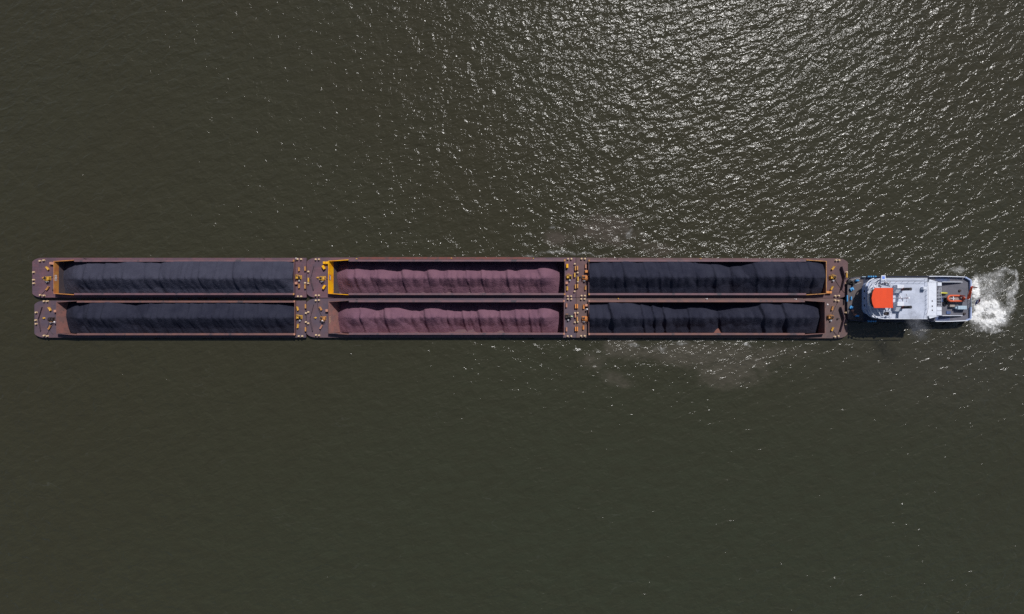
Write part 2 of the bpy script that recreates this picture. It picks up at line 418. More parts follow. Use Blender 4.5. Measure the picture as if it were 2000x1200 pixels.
def bowleft(x0, x1, yt, yb, ch=13, cv=8, yt2=None, yb2=None):
    yt2 = yt2 or yt; yb2 = yb2 or yb
    o = [(x1, yt2)] + smooth_corner((x0+ch+8, yt), (x0+5, yt+.5), (x0, yt+cv), 5) + smooth_corner((x0, yb-cv), (x0+5, yb-.5), (x0+ch+8, yb), 5) + [(x1, yb2)]
    return o[::-1]
def bowright(x0, x1, yt, yb, ch=13, cv=8, yt2=None, yb2=None):
    yt2 = yt2 or yt; yb2 = yb2 or yb
    o = [(x0, yb)] + smooth_corner((x1-ch-8, yb2), (x1-5, yb2-.5), (x1, yb2-cv), 5) + smooth_corner((x1, yt2+cv), (x1-5, yt2+.5), (x1-ch-8, yt2), 5) + [(x0, yt)]
    return o

Y, O, D_, P_, R_ = 'gear_yellow', 'gear_ochre', 'gear_dark', 'gear_pink', 'gear_orange'
gA = dict(bollard=[(77, 510), (84.4, 508.8), (63.8+.8, 532), (63.7+.8, 547), (64.8, 553.8), (77.6, 576.7), (84.8, 577.6), (580.7, 506.6), (587.7, 506.6), (581.4, 579.3), (587.7, 579.3), (595.4, 553)],
          roller=[(92, 524.5, Y, 40), (92.5, 563.5, O, -35), (583.6, 525.9, O, 5), (584, 559, O, 0)],
          windlass=[(91, 544, Y, False), (582.8, 542, Y, True)], fair=[(84, 543, O, 0), (104, 566, D_, 30)],
          box=[(98.5, 514.5, P_), (103, 515, P_), (578, 553.4, P_)], bar=[(595.5, 525, O), (595.4, 560, O)],
          post=[(164, 505.4, 'gear_dark'), (514, 505.6, 'gear_dark'), (578, 504.6, 'sign_white')], wire=[[(92, 544), (107, 540)], [(92, 563), (84, 572), (78, 577)]])
gD = dict(bollard=[(85, 588.8), (91.7, 588.8), (69.5, 610.7), (68.8, 626), (69.5, 633), (85, 656), (91.7, 656.8), (583, 657), (589.8, 657), (597, 612), (597, 629.5)],
          roller=[(96.5, 604, Y, 30), (96.5, 640, O, -30), (581, 603, Y, 15), (581.5, 637, Y, -5)],
          windlass=[(98.7, 624, D_, False), (584, 620, Y, True)], fair=[(85, 621.7, Y, 0)], box=[(107.0, 608, P_)],
          bar=[(596.2, 598.5, O), (596.2, 643.5, O)], vee=[[(82, 600), (74.5, 624), (79, 646)]], ball=[(106, 629.5)],
          post=[(518, 588.6, 'sign_white')], wire=[[(98, 624), (92, 640), (103, 654)], [(98, 640), (92, 652), (88, 657)]])
gB = dict(bollard=[(616.2, 506.9), (622.5, 506.8), (616.4, 577.3), (622.5, 577.3), (601.8, 530.8), (601.8, 553.6), (1109.5, 506), (1116.2, 506), (1109, 579), (1115.8, 579), (1122.8, 515.8), (1122.5, 569.5)],
          box=[(632.9, 513.5, 'paint_yellow'), (638.2, 513.5, 'paint_yellow'), (1107, 553, P_)],
          cover=[(631.5, 522.5, 'paint_yellow', 30), (632.3, 561.1, 'paint_yellow', -32), (1108, 519.7, 'paint_yellow', 0)],
          windlass=[(628.8, 543.5, Y, False), (1112, 541, Y, True)], fair=[(620.5, 542.4, Y, 0)],
          bar=[(601.9, 547, Y), (1123.9, 524.5, O), (1123.9, 560, O), (1122.6, 537.5, Y)], roller=[(1108, 563.5, Y, 0)],
          vee=[[(612.8, 519.9), (606.5, 543), (612.3, 566)]], post=[(696, 505.6, Y), (881.6, 504.6, Y), (1042, 505, Y)], wire=[[(629, 543), (641, 546)]])
gE = dict(bollard=[(616.3, 587.2), (622.5, 586.8), (601.6, 610), (601.6, 632), (616.8, 654.8), (622.8, 655.5), (1109.5, 584.6), (1116.2, 584.6), (1109, 657), (1116, 657), (1123, 611.8), (1123, 630)],
          roller=[(626, 603, O, 30), (627, 639, P_, -30), (1106.5, 596.5, P_, 0), (1106.5, 643.5, P_, 0)],
          box=[(638, 607, P_)], windlass=[(630, 622, O, False), (1109, 619, D_, True)], fair=[(616, 621, Y, 0)], ball=[(629.5, 627)],
          bar=[(1124.2, 598.5, R_), (1124.2, 643, R_), (1123.8, 616.5, P_)], vee=[[(612.5, 595), (605.5, 622), (611, 646.5)]], post=[(696, 585.4, 'gear_dark'), (1041, 585.4, 'gear_dark')],
          wire=[[(630, 622), (621, 603), (619, 589)], [(628, 640), (624, 650)]])
gC = dict(bollard=[(1136, 505.7), (1142.8, 505.7), (1136, 578), (1142.5, 578), (1128.5, 533), (1128.5, 550.5), (1633.8, 508.7), (1639.7, 508.7), (1632, 578.4), (1639, 578), (1654.4, 532), (1653.8, 554)],
          roller=[(1144, 520, P_, 0), (1143.5, 562.5, O, 0), (1627.5, 524, Y, -38), (1625, 563, Y, -30)],
          box=[(1145.3, 530.5, R_), (1617.2, 571.2, R_), (1622.4, 571.2, R_)], windlass=[(1142.5, 542, R_, False), (1627.5, 542, Y, True)],
          bar=[(1128, 524, O), (1128.2, 559, O), (1129, 545, Y), (1654.2, 538.5, Y)], fair=[(1134, 541, D_, 0)],
          vee=[[(1643, 521), (1648.6, 541), (1642.5, 567.6)]], post=[(1186, 506, 'gear_dark'), (1207, 505.6, 'gear_dark'), (1369, 505.4, Y), (1555, 506, 'gear_dark')],
          wire=[[(1628, 541), (1640, 560), (1650, 572)]])
gF = dict(bollard=[(1135.5, 584.4), (1142.2, 584.4), (1128.5, 611.5), (1128.5, 629), (1135.3, 656.5), (1142.2, 656.5), (1631.8, 587), (1638, 588), (1652.5, 611), (1652.5, 634), (1631, 658), (1638, 656.8)],
          roller=[(1140, 599.5, R_, 0), (1139.5, 640, R_, 0), (1626, 602.5, O, -15), (1626, 643, Y, -25)],
          box=[(1145.3, 596.5, P_)], windlass=[(1142, 622, R_, False), (1623, 620, O, True)], fair=[(1637, 622.7, D_, 180)],
          bar=[(1127.8, 598.5, R_), (1127.8, 643, R_), (1127.6, 623.5, O)], ball=[(1146.6, 604.5), (1616.5, 595.3)],
          vee=[[(1641, 600), (1647.5, 622), (1640, 649)]], post=[(1208, 583.8, Y), (1381, 584, 'sign_white'), (1555, 584.6, 'sign_white')],
          wire=[[(1625, 643), (1632, 652), (1638, 657)], [(1623, 620), (1632, 600), (1638, 588)]])

bA = barge('A', 'barge of grey coal with an orange end board, forward end of the upper row', bowleft(63, 598.6, 503.8, 581.5, yt2=504, yb2=581.2), (106.3, 573.6, 511.4, 573), 'left', ('deck_plum', 'coaming_plum', 'paint_orange'), ('hold_grey', 'hold_grey'), .75, 'paint_orange', gA)
bD = barge('D', 'barge of dark coal with bare pink hold end, forward end of the lower row', bowleft(67.2, 597.6, 587.4, 659.8, yt2=587.6, yb2=659.6), (111.5, 575, 591, 651.5), 'left', ('deck_grey_plum', 'coaming_rust', 'coaming_rust'), ('hold_pink', 'hold_pink'), 1.3, None, gD)
bB = barge('B', 'barge of purple ore with bright yellow end board and yellow deck boxes', bowleft(599.4, 1124.5, 503.4, 582, yt2=503.5, yb2=581.6), (642.2, 1103, 510.8, 573), 'left', ('deck_plum', 'coaming_plum', 'paint_yellow'), ('hold_grey', 'hold_grey'), 1.7, 'paint_yellow', gB)
bE = barge('E', 'barge of purple ore with a pale pink hold end, middle of the lower row', bowleft(598.6, 1125, 583.2, 659.6, yt2=582.4, yb2=659.6), (642.7, 1101.6, 590.3, 650.6), 'left', ('deck_grey_plum', 'coaming_plum', 'coaming_rust'), ('hold_pink', 'hold_pink'), 1.9, None, gE)
bC = barge('C', 'barge of black coal with orange edged hold end, aft end of the upper row', bowright(1125.2, 1656, 503.6, 581.5, yt2=505, yb2=582.5), (1150.6, 1613, 511.2, 573.2), 'right', ('deck_brown', 'coaming_plum', 'gear_ochre'), ('hold_rust', 'hold_rust'), .25, None, gC)
bF = barge('F', 'barge of black lumpy coal mounds, aft end of the lower row nearest the tug bow', bowright(1125.6, 1655, 582.2, 659.7, yt2=583.2, yb2=661), (1150.6, 1610.5, 590.2, 651.2), 'right', ('deck_tan', 'coaming_rust', 'coaming_rust'), ('hold_rust', 'hold_rust'), .5, None, gF)

# red-painted deck edge on the middle upper barge
x0, y0 = W(700, 503.4, DZ); x1, _ = W(1040, 503.4, DZ)
at = ROOTLOC[bB[0].name]
MB().box(x0-at.x, x1-at.x, y0-.5-at.y, y0+.12-at.y, DZ+.004, DZ+.07).build('rubbing_strake', MATS['strake_red'], bB[0], at=at)

# name boards: small pale characters on the hold ends
def marks(root_t, ypx0, ypx1, n, u0, u1, colmat, plate=None):
    root, _, (cx, cy, wp, hs, hn, bow, s2) = root_t
    at = ROOTLOC[root.name]
    ya = W(0, ypx0, 1.5)[1]; yb = W(0, ypx1, 1.5)[1]
    if plate:
        q = []
        pl = MB(); pl.poly([wp(u0-.03, ya+.12, .02), wp(u0-.03, yb-.12, .02), wp(u1+.03, yb-.12, .02), wp(u1+.03, ya+.12, .02)])
        pl.build('name_plate', MATS[plate], root, at=at)
    m = MB(); st = (yb-ya)/n
    segs = [((0, 0), (1, 0)), ((0, 0), (0, 1)), ((1, 0), (1, 1)), ((0, 1), (1, 1)), ((.5, 0), (.5, 1))]
    rnd = random.Random(len(root.name)*7+n)
    for k in range(n):
        a = ya+st*(k+.14); b = ya+st*(k+.86)
        for sgm in rnd.sample(segs, 3):
            (p, q), (r, s_) = sgm
            U = lambda t: u0+(u1-u0)*t
            V = lambda t: a+(b-a)*t
            du, dv = (u1-u0)*.16, (b-a)*.16
            if p == r: m.poly([wp(U(p)-du, V(0), .04), wp(U(p)+du, V(0), .04), wp(U(p)+du, V(1), .04), wp(U(p)-du, V(1), .04)])
            else: m.poly([wp(U(0), V(q)-dv, .042), wp(U(0), V(q)+dv, .042), wp(U(1), V(q)+dv, .042), wp(U(1), V(q)-dv, .042)])
    m.build('lettering', MATS[colmat], root, at=at)
marks(bA, 537, 549, 4, .04, .19, 'sign_white')
marks(bB, 538, 547, 5, .06, .14, 'sign_white', 'sign_dark')
marks(bE, 618, 632, 6, .03, .10, 'gear_cream')

# ------------------------------------------------------------------ heaps of cargo
def heap(name, label, cat, hold, edge, ridge, mname, slope, seed, step=None, rnd=.8, group=None, rib=.16, shear=.45, cut=(1, 1), steep=1.05, flat=.6, brk=2.6, lobes=(), lamp=.4):
    hx0, hx1, hs, hn = hold
    xs, zs = [], []
    for px, py in edge:
        x = (px-1000)*GS*.99; d = max(0, hn-W(0, py, 1.0)[1]); z = CZ-d/.75
        dr = W(0, py, 1.0)[1]-W(0, ridge, 2.0)[1]
        xs.append(x); zs.append(z+slope*math.hypot(dr, 0)-rnd*.25)
    xs = np.array(xs); zs = np.array(zs)
    xs2, zs2 = xs[cut[0]:-cut[1]], zs[cut[0]:-cut[1]]
    if step:
        q = np.arange(xs2[0], xs2[-1], step); zs2 = np.interp(q, xs2, zs2); xs2 = q
    else:                                                       # fill long gaps between the dumped mounds
        q, zq = [xs2[0]], [zs2[0]]
        for k in range(1, len(xs2)):
            n = max(1, int(math.ceil((xs2[k]-xs2[k-1])/3.0)))
            for i in range(1, n+1): q.append(xs2[k-1]+(xs2[k]-xs2[k-1])*i/n); zq.append(zs2[k-1]+(zs2[k]-zs2[k-1])*i/n)
        xs2, zs2 = np.array(q), np.array(zq)
    rs = np.random.RandomState(seed)
    yr = W(0, ridge, 2.0)[1]
    ap = [(x, yr+rs.uniform(-.12, .12), z+rs.uniform(-.10, .08)) for x, z in zip(xs2, zs2)]
    nx = int((hx1-hx0)/.2); ny = int((hn-hs)/.2)
    gx = np.linspace(hx0+.0, hx1-.0, nx); gy = np.linspace(hs-.04, hn+.04, ny)
    X, Yg = np.meshgrid(gx, gy)
    wx = X + .35*fbm(X/3, Yg/3, seed+50, 3); wy = Yg + .16*fbm(X/3, Yg/3, seed+60, 3)
    Z = np.full(X.shape, -9.0)
    for (x, y, z) in ap:
        dy = wy-y; q = np.hypot(wx-x, dy); d = np.sqrt(q*q+rnd*rnd)-rnd
        fs = np.where(d < brk, steep*d, steep*brk+flat*(d-brk)); w_ = np.clip(-dy/(q+.01), 0, 1)**.6
        Z = np.maximum(Z, z-(slope*d*(1-w_)+fs*w_))
    d = np.abs(Yg-yr); sm = np.clip((d-.2)/2.0, 0, 1)
    south = (Yg < yr)
    u = X - shear*np.where(south, -(yr-Yg), .3*(Yg-yr))
    u = X + np.where(south, -shear*(yr-Yg), .12*(Yg-yr))
    r = fbm(u/1.7, d/7.0, seed+3, 3, .6)
    Z += np.where(south, rib*2.1, rib*.7)*sm*r + .07*fbm(X/.9, Yg/.9, seed+9, 3)
    if lobes:                                                   # each grab load overlaps the one before it
        lb = sorted([(q-1000)*GS*.99 for q in lobes]); lb.append(lb[-1]+9); ul = X + np.where(south, -.22*(yr-Yg), .12*(Yg-yr)) + .25*fbm(X/2, Yg/1.5, seed+77, 3)
        for k in range(len(lb)-1):
            a_ = lamp*rs.uniform(.55, 1.15); t_ = ul-lb[k]; e_ = np.clip(t_/.55, 0, 1); e_ = e_*e_*(3-2*e_)
            Z += a_*e_*np.clip(1-t_/max(1.2, lb[k+1]-lb[k]), 0, 1)
    Z = np.maximum(Z, FZ-.3)
    me = bpy.data.meshes.new(name)
    verts = [(float(a), float(b), float(c)) for a, b, c in zip(X.ravel(), Yg.ravel(), Z.ravel())]
    top = np.maximum.reduce([Z[:-1, :-1], Z[1:, :-1], Z[:-1, 1:], Z[1:, 1:]]) > FZ-.2
    faces = [(j*nx+i, j*nx+i+1, (j+1)*nx+i+1, (j+1)*nx+i) for j in range(ny-1) for i in range(nx-1) if top[j, i]]
    me.from_pydata(verts, [], faces); me.update()
    b = bmesh.new(); b.from_mesh(me); bmesh.ops.delete(b, geom=[v for v in b.verts if not v.link_faces], context='VERTS'); b.to_mesh(me); b.free()
    me.shade_smooth(); me.materials.append(MATS[mname])
    o = link(name, me); tag(o, label, cat, group); return o

EA = [(127.5, 526), (141, 520), (162, 517), (185, 515.5), (224, 516), (244, 515), (254, 512.6), (265, 512.6), (279, 515), (290, 513.8), (313, 517), (327, 515), (345, 512), (380, 511.5), (430, 511.3), (480, 511.5), (530, 511.3), (560, 512.4), (572, 515)]
ED = [(137, 606.6), (145, 601), (158, 598), (171.5, 597.4), (185, 593.5), (199, 591.8), (217, 591.8), (231, 593.5), (255, 599), (269, 598.8), (292.6, 594.2), (320, 593.8), (350, 593.5), (400, 593.6), (450, 593.6), (519, 595), (546, 596.5), (562, 599), (571, 601.5)]
EB = [(662.7, 533), (672, 529), (681, 526), (709, 526.8), (728, 527.5), (742, 526.8), (764, 529.6), (779, 529.2), (791, 527.5), (812, 529), (830, 530.5), (845, 527.2), (860, 528.6), (884, 528), (908.5, 528.6), (939, 528.2), (966, 529.3), (983, 529.2), (994, 528), (1007.6, 528.6), (1028, 526.8), (1051.6, 525.9), (1062.6, 524.4), (1076, 524.4), (1091, 531.6)]
EE = [(664, 609.4), (674.4, 604.5), (692, 602), (704.6, 603), (720, 607.6), (746, 608), (758, 603), (769, 602), (791, 607), (824, 608), (836.7, 604.5), (846, 603.8), (863, 606.6), (890.6, 608.5), (933, 608.7), (944, 606.3), (959, 606.5), (978.7, 608), (1002, 607.6), (1010, 605.6), (1024, 605), (1035, 606.3), (1049, 604.8), (1062.6, 603.4), (1076, 603.8), (1092, 614)]
EC = [(1148, 520), (1154, 517), (1165, 514.4), (1181, 513), (1195, 514), (1206, 513.4), (1225, 512.7), (1242, 515), (1257, 513.4), (1272, 513), (1286, 514), (1302, 513.4), (1326, 513), (1339.5, 513.4), (1353, 517), (1365.6, 516.5), (1380, 517.2), (1398, 518), (1410, 520.6), (1425, 526), (1435, 524), (1446, 521), (1460, 520.6), (1468, 520), (1482, 515), (1497, 512.6), (1517.6, 513), (1538, 513.3), (1553, 513), (1572.6, 513.5), (1585, 514.5), (1605.6, 524.8)]
EF = [(1146, 600), (1156, 596.5), (1170, 595.6), (1200.5, 594), (1216, 595), (1228, 594), (1252, 597), (1283, 601), (1319, 606), (1331, 605), (1374, 603), (1392, 606.4), (1408, 610.5), (1426, 608), (1449, 603.4), (1469, 601.5), (1504, 595.6), (1559, 596.3), (1576, 598), (1599.4, 618)]
GC, GO = 'coal loads in the barges', 'ore loads in the barges'
heap('coal_heap', 'long lighter grey coal heap beside the orange end board', 'coal heap', bA[1], EA, 545, 'coal', .66, 11, 1.9, .3, GC, .2, cut=(2, 1), lobes=[168, 205, 248, 315, 362, 395, 428, 462, 500, 536], lamp=.22)
heap('coal_heap', 'long dark coal heap running from the pink hold end of the lower row', 'coal heap', bD[1], ED, 621, 'coal_black', .66, 23, 1.9, .3, GC, .2, cut=(2, 1), lobes=[175, 206, 250, 292, 318, 345, 372, 398, 424, 451, 480, 506, 540], lamp=.3)
heap('ore_heap', 'purple ore heap beside the bright yellow end board', 'ore heap', bB[1], EB, 543, 'iron_ore', .68, 31, None, .15, GO, .13, .3, cut=(2, 2), steep=.95, flat=.6, brk=2.3, lobes=[690, 728, 781, 832, 872, 909, 938, 989, 1010, 1052], lamp=.45)
heap('ore_heap', 'purple ore heap in scalloped mounds beside the pale pink hold end', 'ore heap', bE[1], EE, 621, 'iron_ore', .68, 47, None, .15, GO, .13, .3, cut=(2, 2), steep=.95, flat=.6, brk=2.3, lobes=[700, 748, 826, 870, 901, 917, 932, 976, 1005, 1032, 1051], lamp=.5)
heap('coal_heap', 'smooth black coal heap filling the upper hold close to the tug', 'coal heap', bC[1], EC, 542.6, 'coal_black', .66, 59, None, .3, GC, .12, .2, lobes=[1197, 1215, 1258, 1283, 1305, 1330, 1356, 1393, 1430, 1472, 1532, 1556, 1578], lamp=.35)
heap('coal_heap', 'black coal in separate lumpy mounds, lower hold close to the tug', 'coal heap', bF[1], EF, 621, 'coal_black', .68, 67, None, .3, GC, .12, .2, steep=1.02, flat=.55, brk=2.4, lobes=[1190, 1253, 1275, 1297, 1346, 1409, 1487, 1529], lamp=.95)

# ------------------------------------------------------------------ pusher tug
mat('tug_white', (.70, .72, .78), .4, (.60, .62, .69), .6, .45, .7)
mat('tug_deck_light', (.50, .53, .62), .55, (.44, .47, .56), .5, .4, .65, dust=((.36, .38, .43), .9, .5, .75, .7), plates=(2.0, 1.4, .94))
mat('tug_blue', (.07, .10, .20), .45, (.08, .13, .28), .8)
mat('tug_pale_blue', (.40, .47, .68), .45, (.36, .43, .62), .8)
mat('tug_hull', (.025, .03, .055), .45, (.03, .035, .06), .8)
mat('tug_deck_dark', (.125, .122, .145), .65, (.10, .10, .12), .8, .4, .65, dust=((.17, .15, .15), 1.8, .58, .75, .6))
mat('bow_deck', (.10, .08, .078), .65, (.075, .062, .065), .8, .4, .65, dust=((.16, .12, .10), 1.8, .6, .75, .5))
mat('roof_orange', (.74, .065, .012), .5, (.68, .06, .013), 1.2, .4, .7, amt=.5, plates=(1.2, 5.8, .93))
mat('bright_blue', (.08, .34, .66), .4, (.06, .27, .55), 2)
mat('glass_dark', (.015, .018, .025), .08, spec=.6)
mat('soot', (.05, .045, .05), .6, (.02, .02, .022), 1.2)
mat('pipe_red', (.20, .035, .03), .5, (.12, .03, .03), 2)
mat('black_rubber', (.015, .015, .017), .8, (.025, .025, .026), 2)
mat('boat_orange', (.62, .10, .035), .45, (.55, .12, .06), 1.5)
mat('boat_grey', (.30, .24, .22), .6, (.22, .18, .17), 2)
mat('crane_orange', (.72, .085, .02), .45, (.62, .08, .025), 1.5)
mat('float_yellow', (.52, .48, .06), .5, (.45, .40, .05), 1.5)
mat('crate_blue', (.42, .52, .60), .5, (.36, .46, .54), 1.5)
mat('crate_tan', (.32, .28, .25), .6, (.26, .22, .2), 2)
mat('flag_red', (.30, .02, .03), .8); mat('flag_white', (.75, .75, .76), .8); mat('flag_blue', (.03, .05, .22), .8)
mat('sign_blue', (.14, .25, .70), .4)

HZ, T1, T2 = 2.0, 4.6, 7.2
tx, ty = W(1780, 584, HZ)
TUG = thing('push_tug', 'white push tug with square orange wheelhouse roof, pushing the six barges', 'tug', (tx, ty, 0))
TL = ROOTLOC[TUG.name]
def tp(px, py, z): a = W(px, py, z); return (a[0]-TL.x, a[1]-TL.y)
def tp3(px, py, z): return tp(px, py, z) + (z,)
def tb(name, m, mb, smooth=False, parent=None): return mb.build(name, MATS[m], parent or TUG, smooth, at=TL if parent is None else ROOTLOC[parent.name])
def tbox(mb, x0, x1, y0, y1, z0, z1, e=.05):
    a = tp(x0, y0, z1); b = tp(x1, y1, z1); return mb.bev(a[0], b[0], b[1], a[1], z0, z1, e)
hullpx = [(1657, 624), (1655.4, 610), (1655, 584), (1655.4, 558), (1657.5, 547), (1663, 543.6), (1672, 541.3), (1686, 540), (1749, 539.6), (1818, 539.2), (1880, 540.2), (1889, 542.2), (1896.5, 548), (1897, 584), (1896.5, 622), (1888, 626.8), (1827, 628), (1749, 628.4), (1686, 628.4), (1668, 627.4)]
hp = [tp(x, y, HZ) for x, y in hullpx]
tb('hull', 'tug_hull', MB().prism(hp, -1.2, HZ-.05))
# deck: brown fore deck, dark grey aft deck laid as plating
fx = tp(1700, 0, HZ)[0]
tb('fore_deck', 'bow_deck', MB().prism([(min(p[0], fx), p[1]*.985) for p in hp if p[0] < fx+.1] + [], HZ-.048, HZ))
tb('aft_deck', 'tug_deck_dark', MB().prism([(fx+.01, hp[8][1]*.985)] + [(p[0], p[1]*.985) for p in hp if p[0] > fx+.1][::1][:0] + [tp(1749, 541, HZ), tp(1818, 540.6, HZ), tp(1880, 541.4, HZ), tp(1888, 543, HZ), tp(1895.5, 548.6, HZ), tp(1895.5, 621.6, HZ), tp(1887, 625.6, HZ), tp(1827, 626.8, HZ), tp(1749, 627.2, HZ), (fx+.01, tp(0, 627.2, HZ)[1])], HZ-.048, HZ))
# bulwark
m = MB()
def rail_strip(m, pts, z0, z1, wd=.12):
    for p, q in zip(pts, pts[1:]):
        d = Vector((q[0]-p[0], q[1]-p[1])); nn = Vector((-d.y, d.x)).normalized()*wd/2
        m.prism([(p[0]+nn.x, p[1]+nn.y), (p[0]-nn.x, p[1]-nn.y), (q[0]-nn.x, q[1]-nn.y), (q[0]+nn.x, q[1]+nn.y)], z0, z1)
rail_strip(m, [tp(x, y, HZ+.9) for x, y in [(1815, 540), (1850, 540), (1885, 541.2)]], HZ+.002, HZ+.9, .2)
rail_strip(m, [tp(x, y, HZ+.9) for x, y in [(1827, 628), (1860, 627.8), (1890, 626.4)]], HZ+.002, HZ+.9, .2)
tb('bulwark', 'tug_white', m)
m = MB()
rail_strip(m, [tp(x, y, HZ+.8) for x, y in [(1686, 540.8), (1750, 540.4), (1815, 540)]], HZ+.002, HZ+.8, .12)
rail_strip(m, [tp(x, y, HZ+.8) for x, y in [(1660, 625), (1686, 628), (1750, 628.2), (1827, 628)]], HZ+.002, HZ+.8, .12)
tb('side_bulwark', 'tug_hull', m)
m = MB(); rail_strip(m, [tp(x, y, HZ+.7) for x, y in [(1886, 541.6), (1896.6, 547.6), (1897.2, 566)]], HZ+.002, HZ+.7, .32)
rail_strip(m, [tp(x, y, HZ+.7) for x, y in [(1897.2, 600), (1896.6, 622.4), (1888, 626.4)]], HZ+.002, HZ+.7, .32)
tb('stern_bulwark', 'tug_pale_blue', m)
m = MB()
for py in (567, 575, 583, 591, 599): m.tube([tp3(1897, py, HZ), tp3(1897, py, HZ+1.1)], .04, 6)
m.tube([tp3(1897.2, 566, HZ+1.1), tp3(1897.2, 600, HZ+1.1)], .05, 6); m.tube([tp3(1897.2, 566, HZ+.6), tp3(1897.2, 600, HZ+.6)], .035, 6)
tb('stern_rail', 'crate_blue', m)

# superstructure
def roundfront(x0, x1, y0, y1, z, r, n=7, bulge=0.0):
    ym = (y0+y1)/2
    P = [tp(x1, y1, z)] + [tp(x1, y0, z)]
    c1 = smooth_corner((x0+r, y0), (x0, y0), (x0-bulge*.5, y0+r), n); c2 = smooth_corner((x0-bulge*.5, y1-r), (x0, y1), (x0+r, y1), n)
    mid = [(x0-bulge, ym)]
    return (P + [tp(*p, z) for p in c1+mid+c2])[::-1]
def zpx(px, z): return 1000+(px)*H/(H-z)     # ground offset -> pixel at height z
t1 = roundfront(zpx(676, T1), zpx(782, T1), 551.5, 614.5, T1, 13)
low = tb('lower_deckhouse', 'tug_pale_blue', MB().prism(t1, HZ+.002, T1-.08))
m = MB()
for py in (569, 583, 597):
    a = tp(zpx(676, 3.4), py, 3.4); m.box(a[0]-.03, a[0]+.06, a[1]-.28, a[1]+.28, 3.1, 3.7)
tb('window_row', 'glass_dark', m, parent=low)
t1o = roundfront(zpx(674.5, T1), zpx(784, T1), 547.5, 619, T1, 15)
tb('boat_deck', 'tug_pale_blue', MB().prism(t1o, T1-.078, T1))
t2 = roundfront(zpx(682, T2), zpx(778, T2), 548, 619, T2, 15)
up = tb('upper_deckhouse', 'tug_white', MB().prism(t2, T1+.002, T2-.12))
m = MB()
for k in range(10):
    a = tp(1722+k*9, 548, 6.0); b = tp(1722+k*9, 619, 6.0)
    m.box(a[0]-.4, a[0]+.4, a[1]-.02, a[1]+.06, 5.5, 6.4); m.box(b[0]-.4, b[0]+.4, b[1]-.06, b[1]+.02, 5.5, 6.4)
tb('window_row', 'glass_dark', m, parent=up)
t3 = roundfront(zpx(669, T2), zpx(780.5, T2), 543.8, 623, T2, 24, bulge=1.2)
tb('bridge_deck', 'tug_deck_light', MB().prism(t3, T2-.118, T2))
# white edge rail of the bridge deck
m = MB(); cl = [p for p in t3]
R3 = [tp(*q, T2+.9) for q in ([(1811, 623.3), (1770, 623.3), (1735, 623.2)] + smooth_corner((1726, 623.2), (1704, 622), (1698.5, 600), 7) + [(1696.6, 584)] + smooth_corner((1698.5, 568), (1704, 545), (1728, 544), 7) + [(1770, 543.8), (1811, 543.8)])]
m.tube([(p[0], p[1], T2+.95) for p in R3], .085, 6)
for i, p in enumerate(R3[::3]): m.tube([(p[0], p[1], T2), (p[0], p[1], T2+.95)], .04, 5)
tb('bridge_rail', 'tug_white', m)
m = MB()
for y in (549.6,):
    m.tube([tp3(1735, y, T2+.9), tp3(1811, y, T2+.9)], .04, 5)
    for x in range(1740, 1812, 12): m.tube([tp3(x, y, T2), tp3(x, y, T2+.9)], .035, 5)
m.tube([tp3(1811.5, 545, T2+.9), tp3(1813, 565, T2+.9), tp3(1813, 602, T2+.9), tp3(1809, 621, T2+.9)], .05, 6)
for y in range(548, 622, 9): m.tube([tp3(1812, y, T2), tp3(1812, y, T2+.9)], .04, 5)
tb('inner_rail', 'steel_grey', m)
# second white arc rail on the lower front deck
m = MB()
A1 = smooth_corner((1691, 561), (1692.5, 549), (1707, 544.4), 6); m.tube([tp3(x, y, T1+.9) for x, y in A1], .16, 6)
for x, y in A1[::2]: m.tube([tp3(x, y, T1), tp3(x, y, T1+.9)], .04, 5)
A2 = smooth_corner((1691, 606), (1692.5, 618), (1707, 621), 6); m.tube([tp3(x, y, T1+.9) for x, y in A2], .07, 6)
for x, y in A2[::2]: m.tube([tp3(x, y, T1), tp3(x, y, T1+.9)], .04, 5)
tb('front_rail', 'tug_white', m)
# wheelhouse with its orange roof
RZ = 10.2
wp_ = [(1709.6, 564.5), (1742, 564.5), (1742, 600), (1709.6, 600), (1705.5, 591), (1705.2, 582), (1705.5, 573)]
kk = lambda q, z: [tp(1000+(x-1000)*(H-RZ)/(H-z)*1.0, y, z) for x, y in q]
wh = tb('wheelhouse', 'tug_white', MB().prism([tp(x, y, RZ) for x, y in wp_], T2+.002, 8.3).prism([tp(x, y, RZ) for x, y in wp_], 9.55, RZ-.16))
wi = [(1000+(x-1000)*1.0, y) for x, y in wp_]
tb('window_band', 'glass_dark', MB().prism([tp(x+(.5 if x < 1720 else -.5), y+(.5 if y < 582 else -.5), RZ) for x, y in wp_], 8.302, 9.548), parent=wh)
rp = [(1708.4, 562.6), (1744.2, 562.6), (1744.2, 601.8), (1707.4, 601.8), (1704, 593), (1702.4, 583), (1704.6, 571)]
m = MB(); m.prism([tp(x, y, RZ) for x, y in rp], RZ-.158, RZ)
tb('roof', 'roof_orange', m, parent=wh)
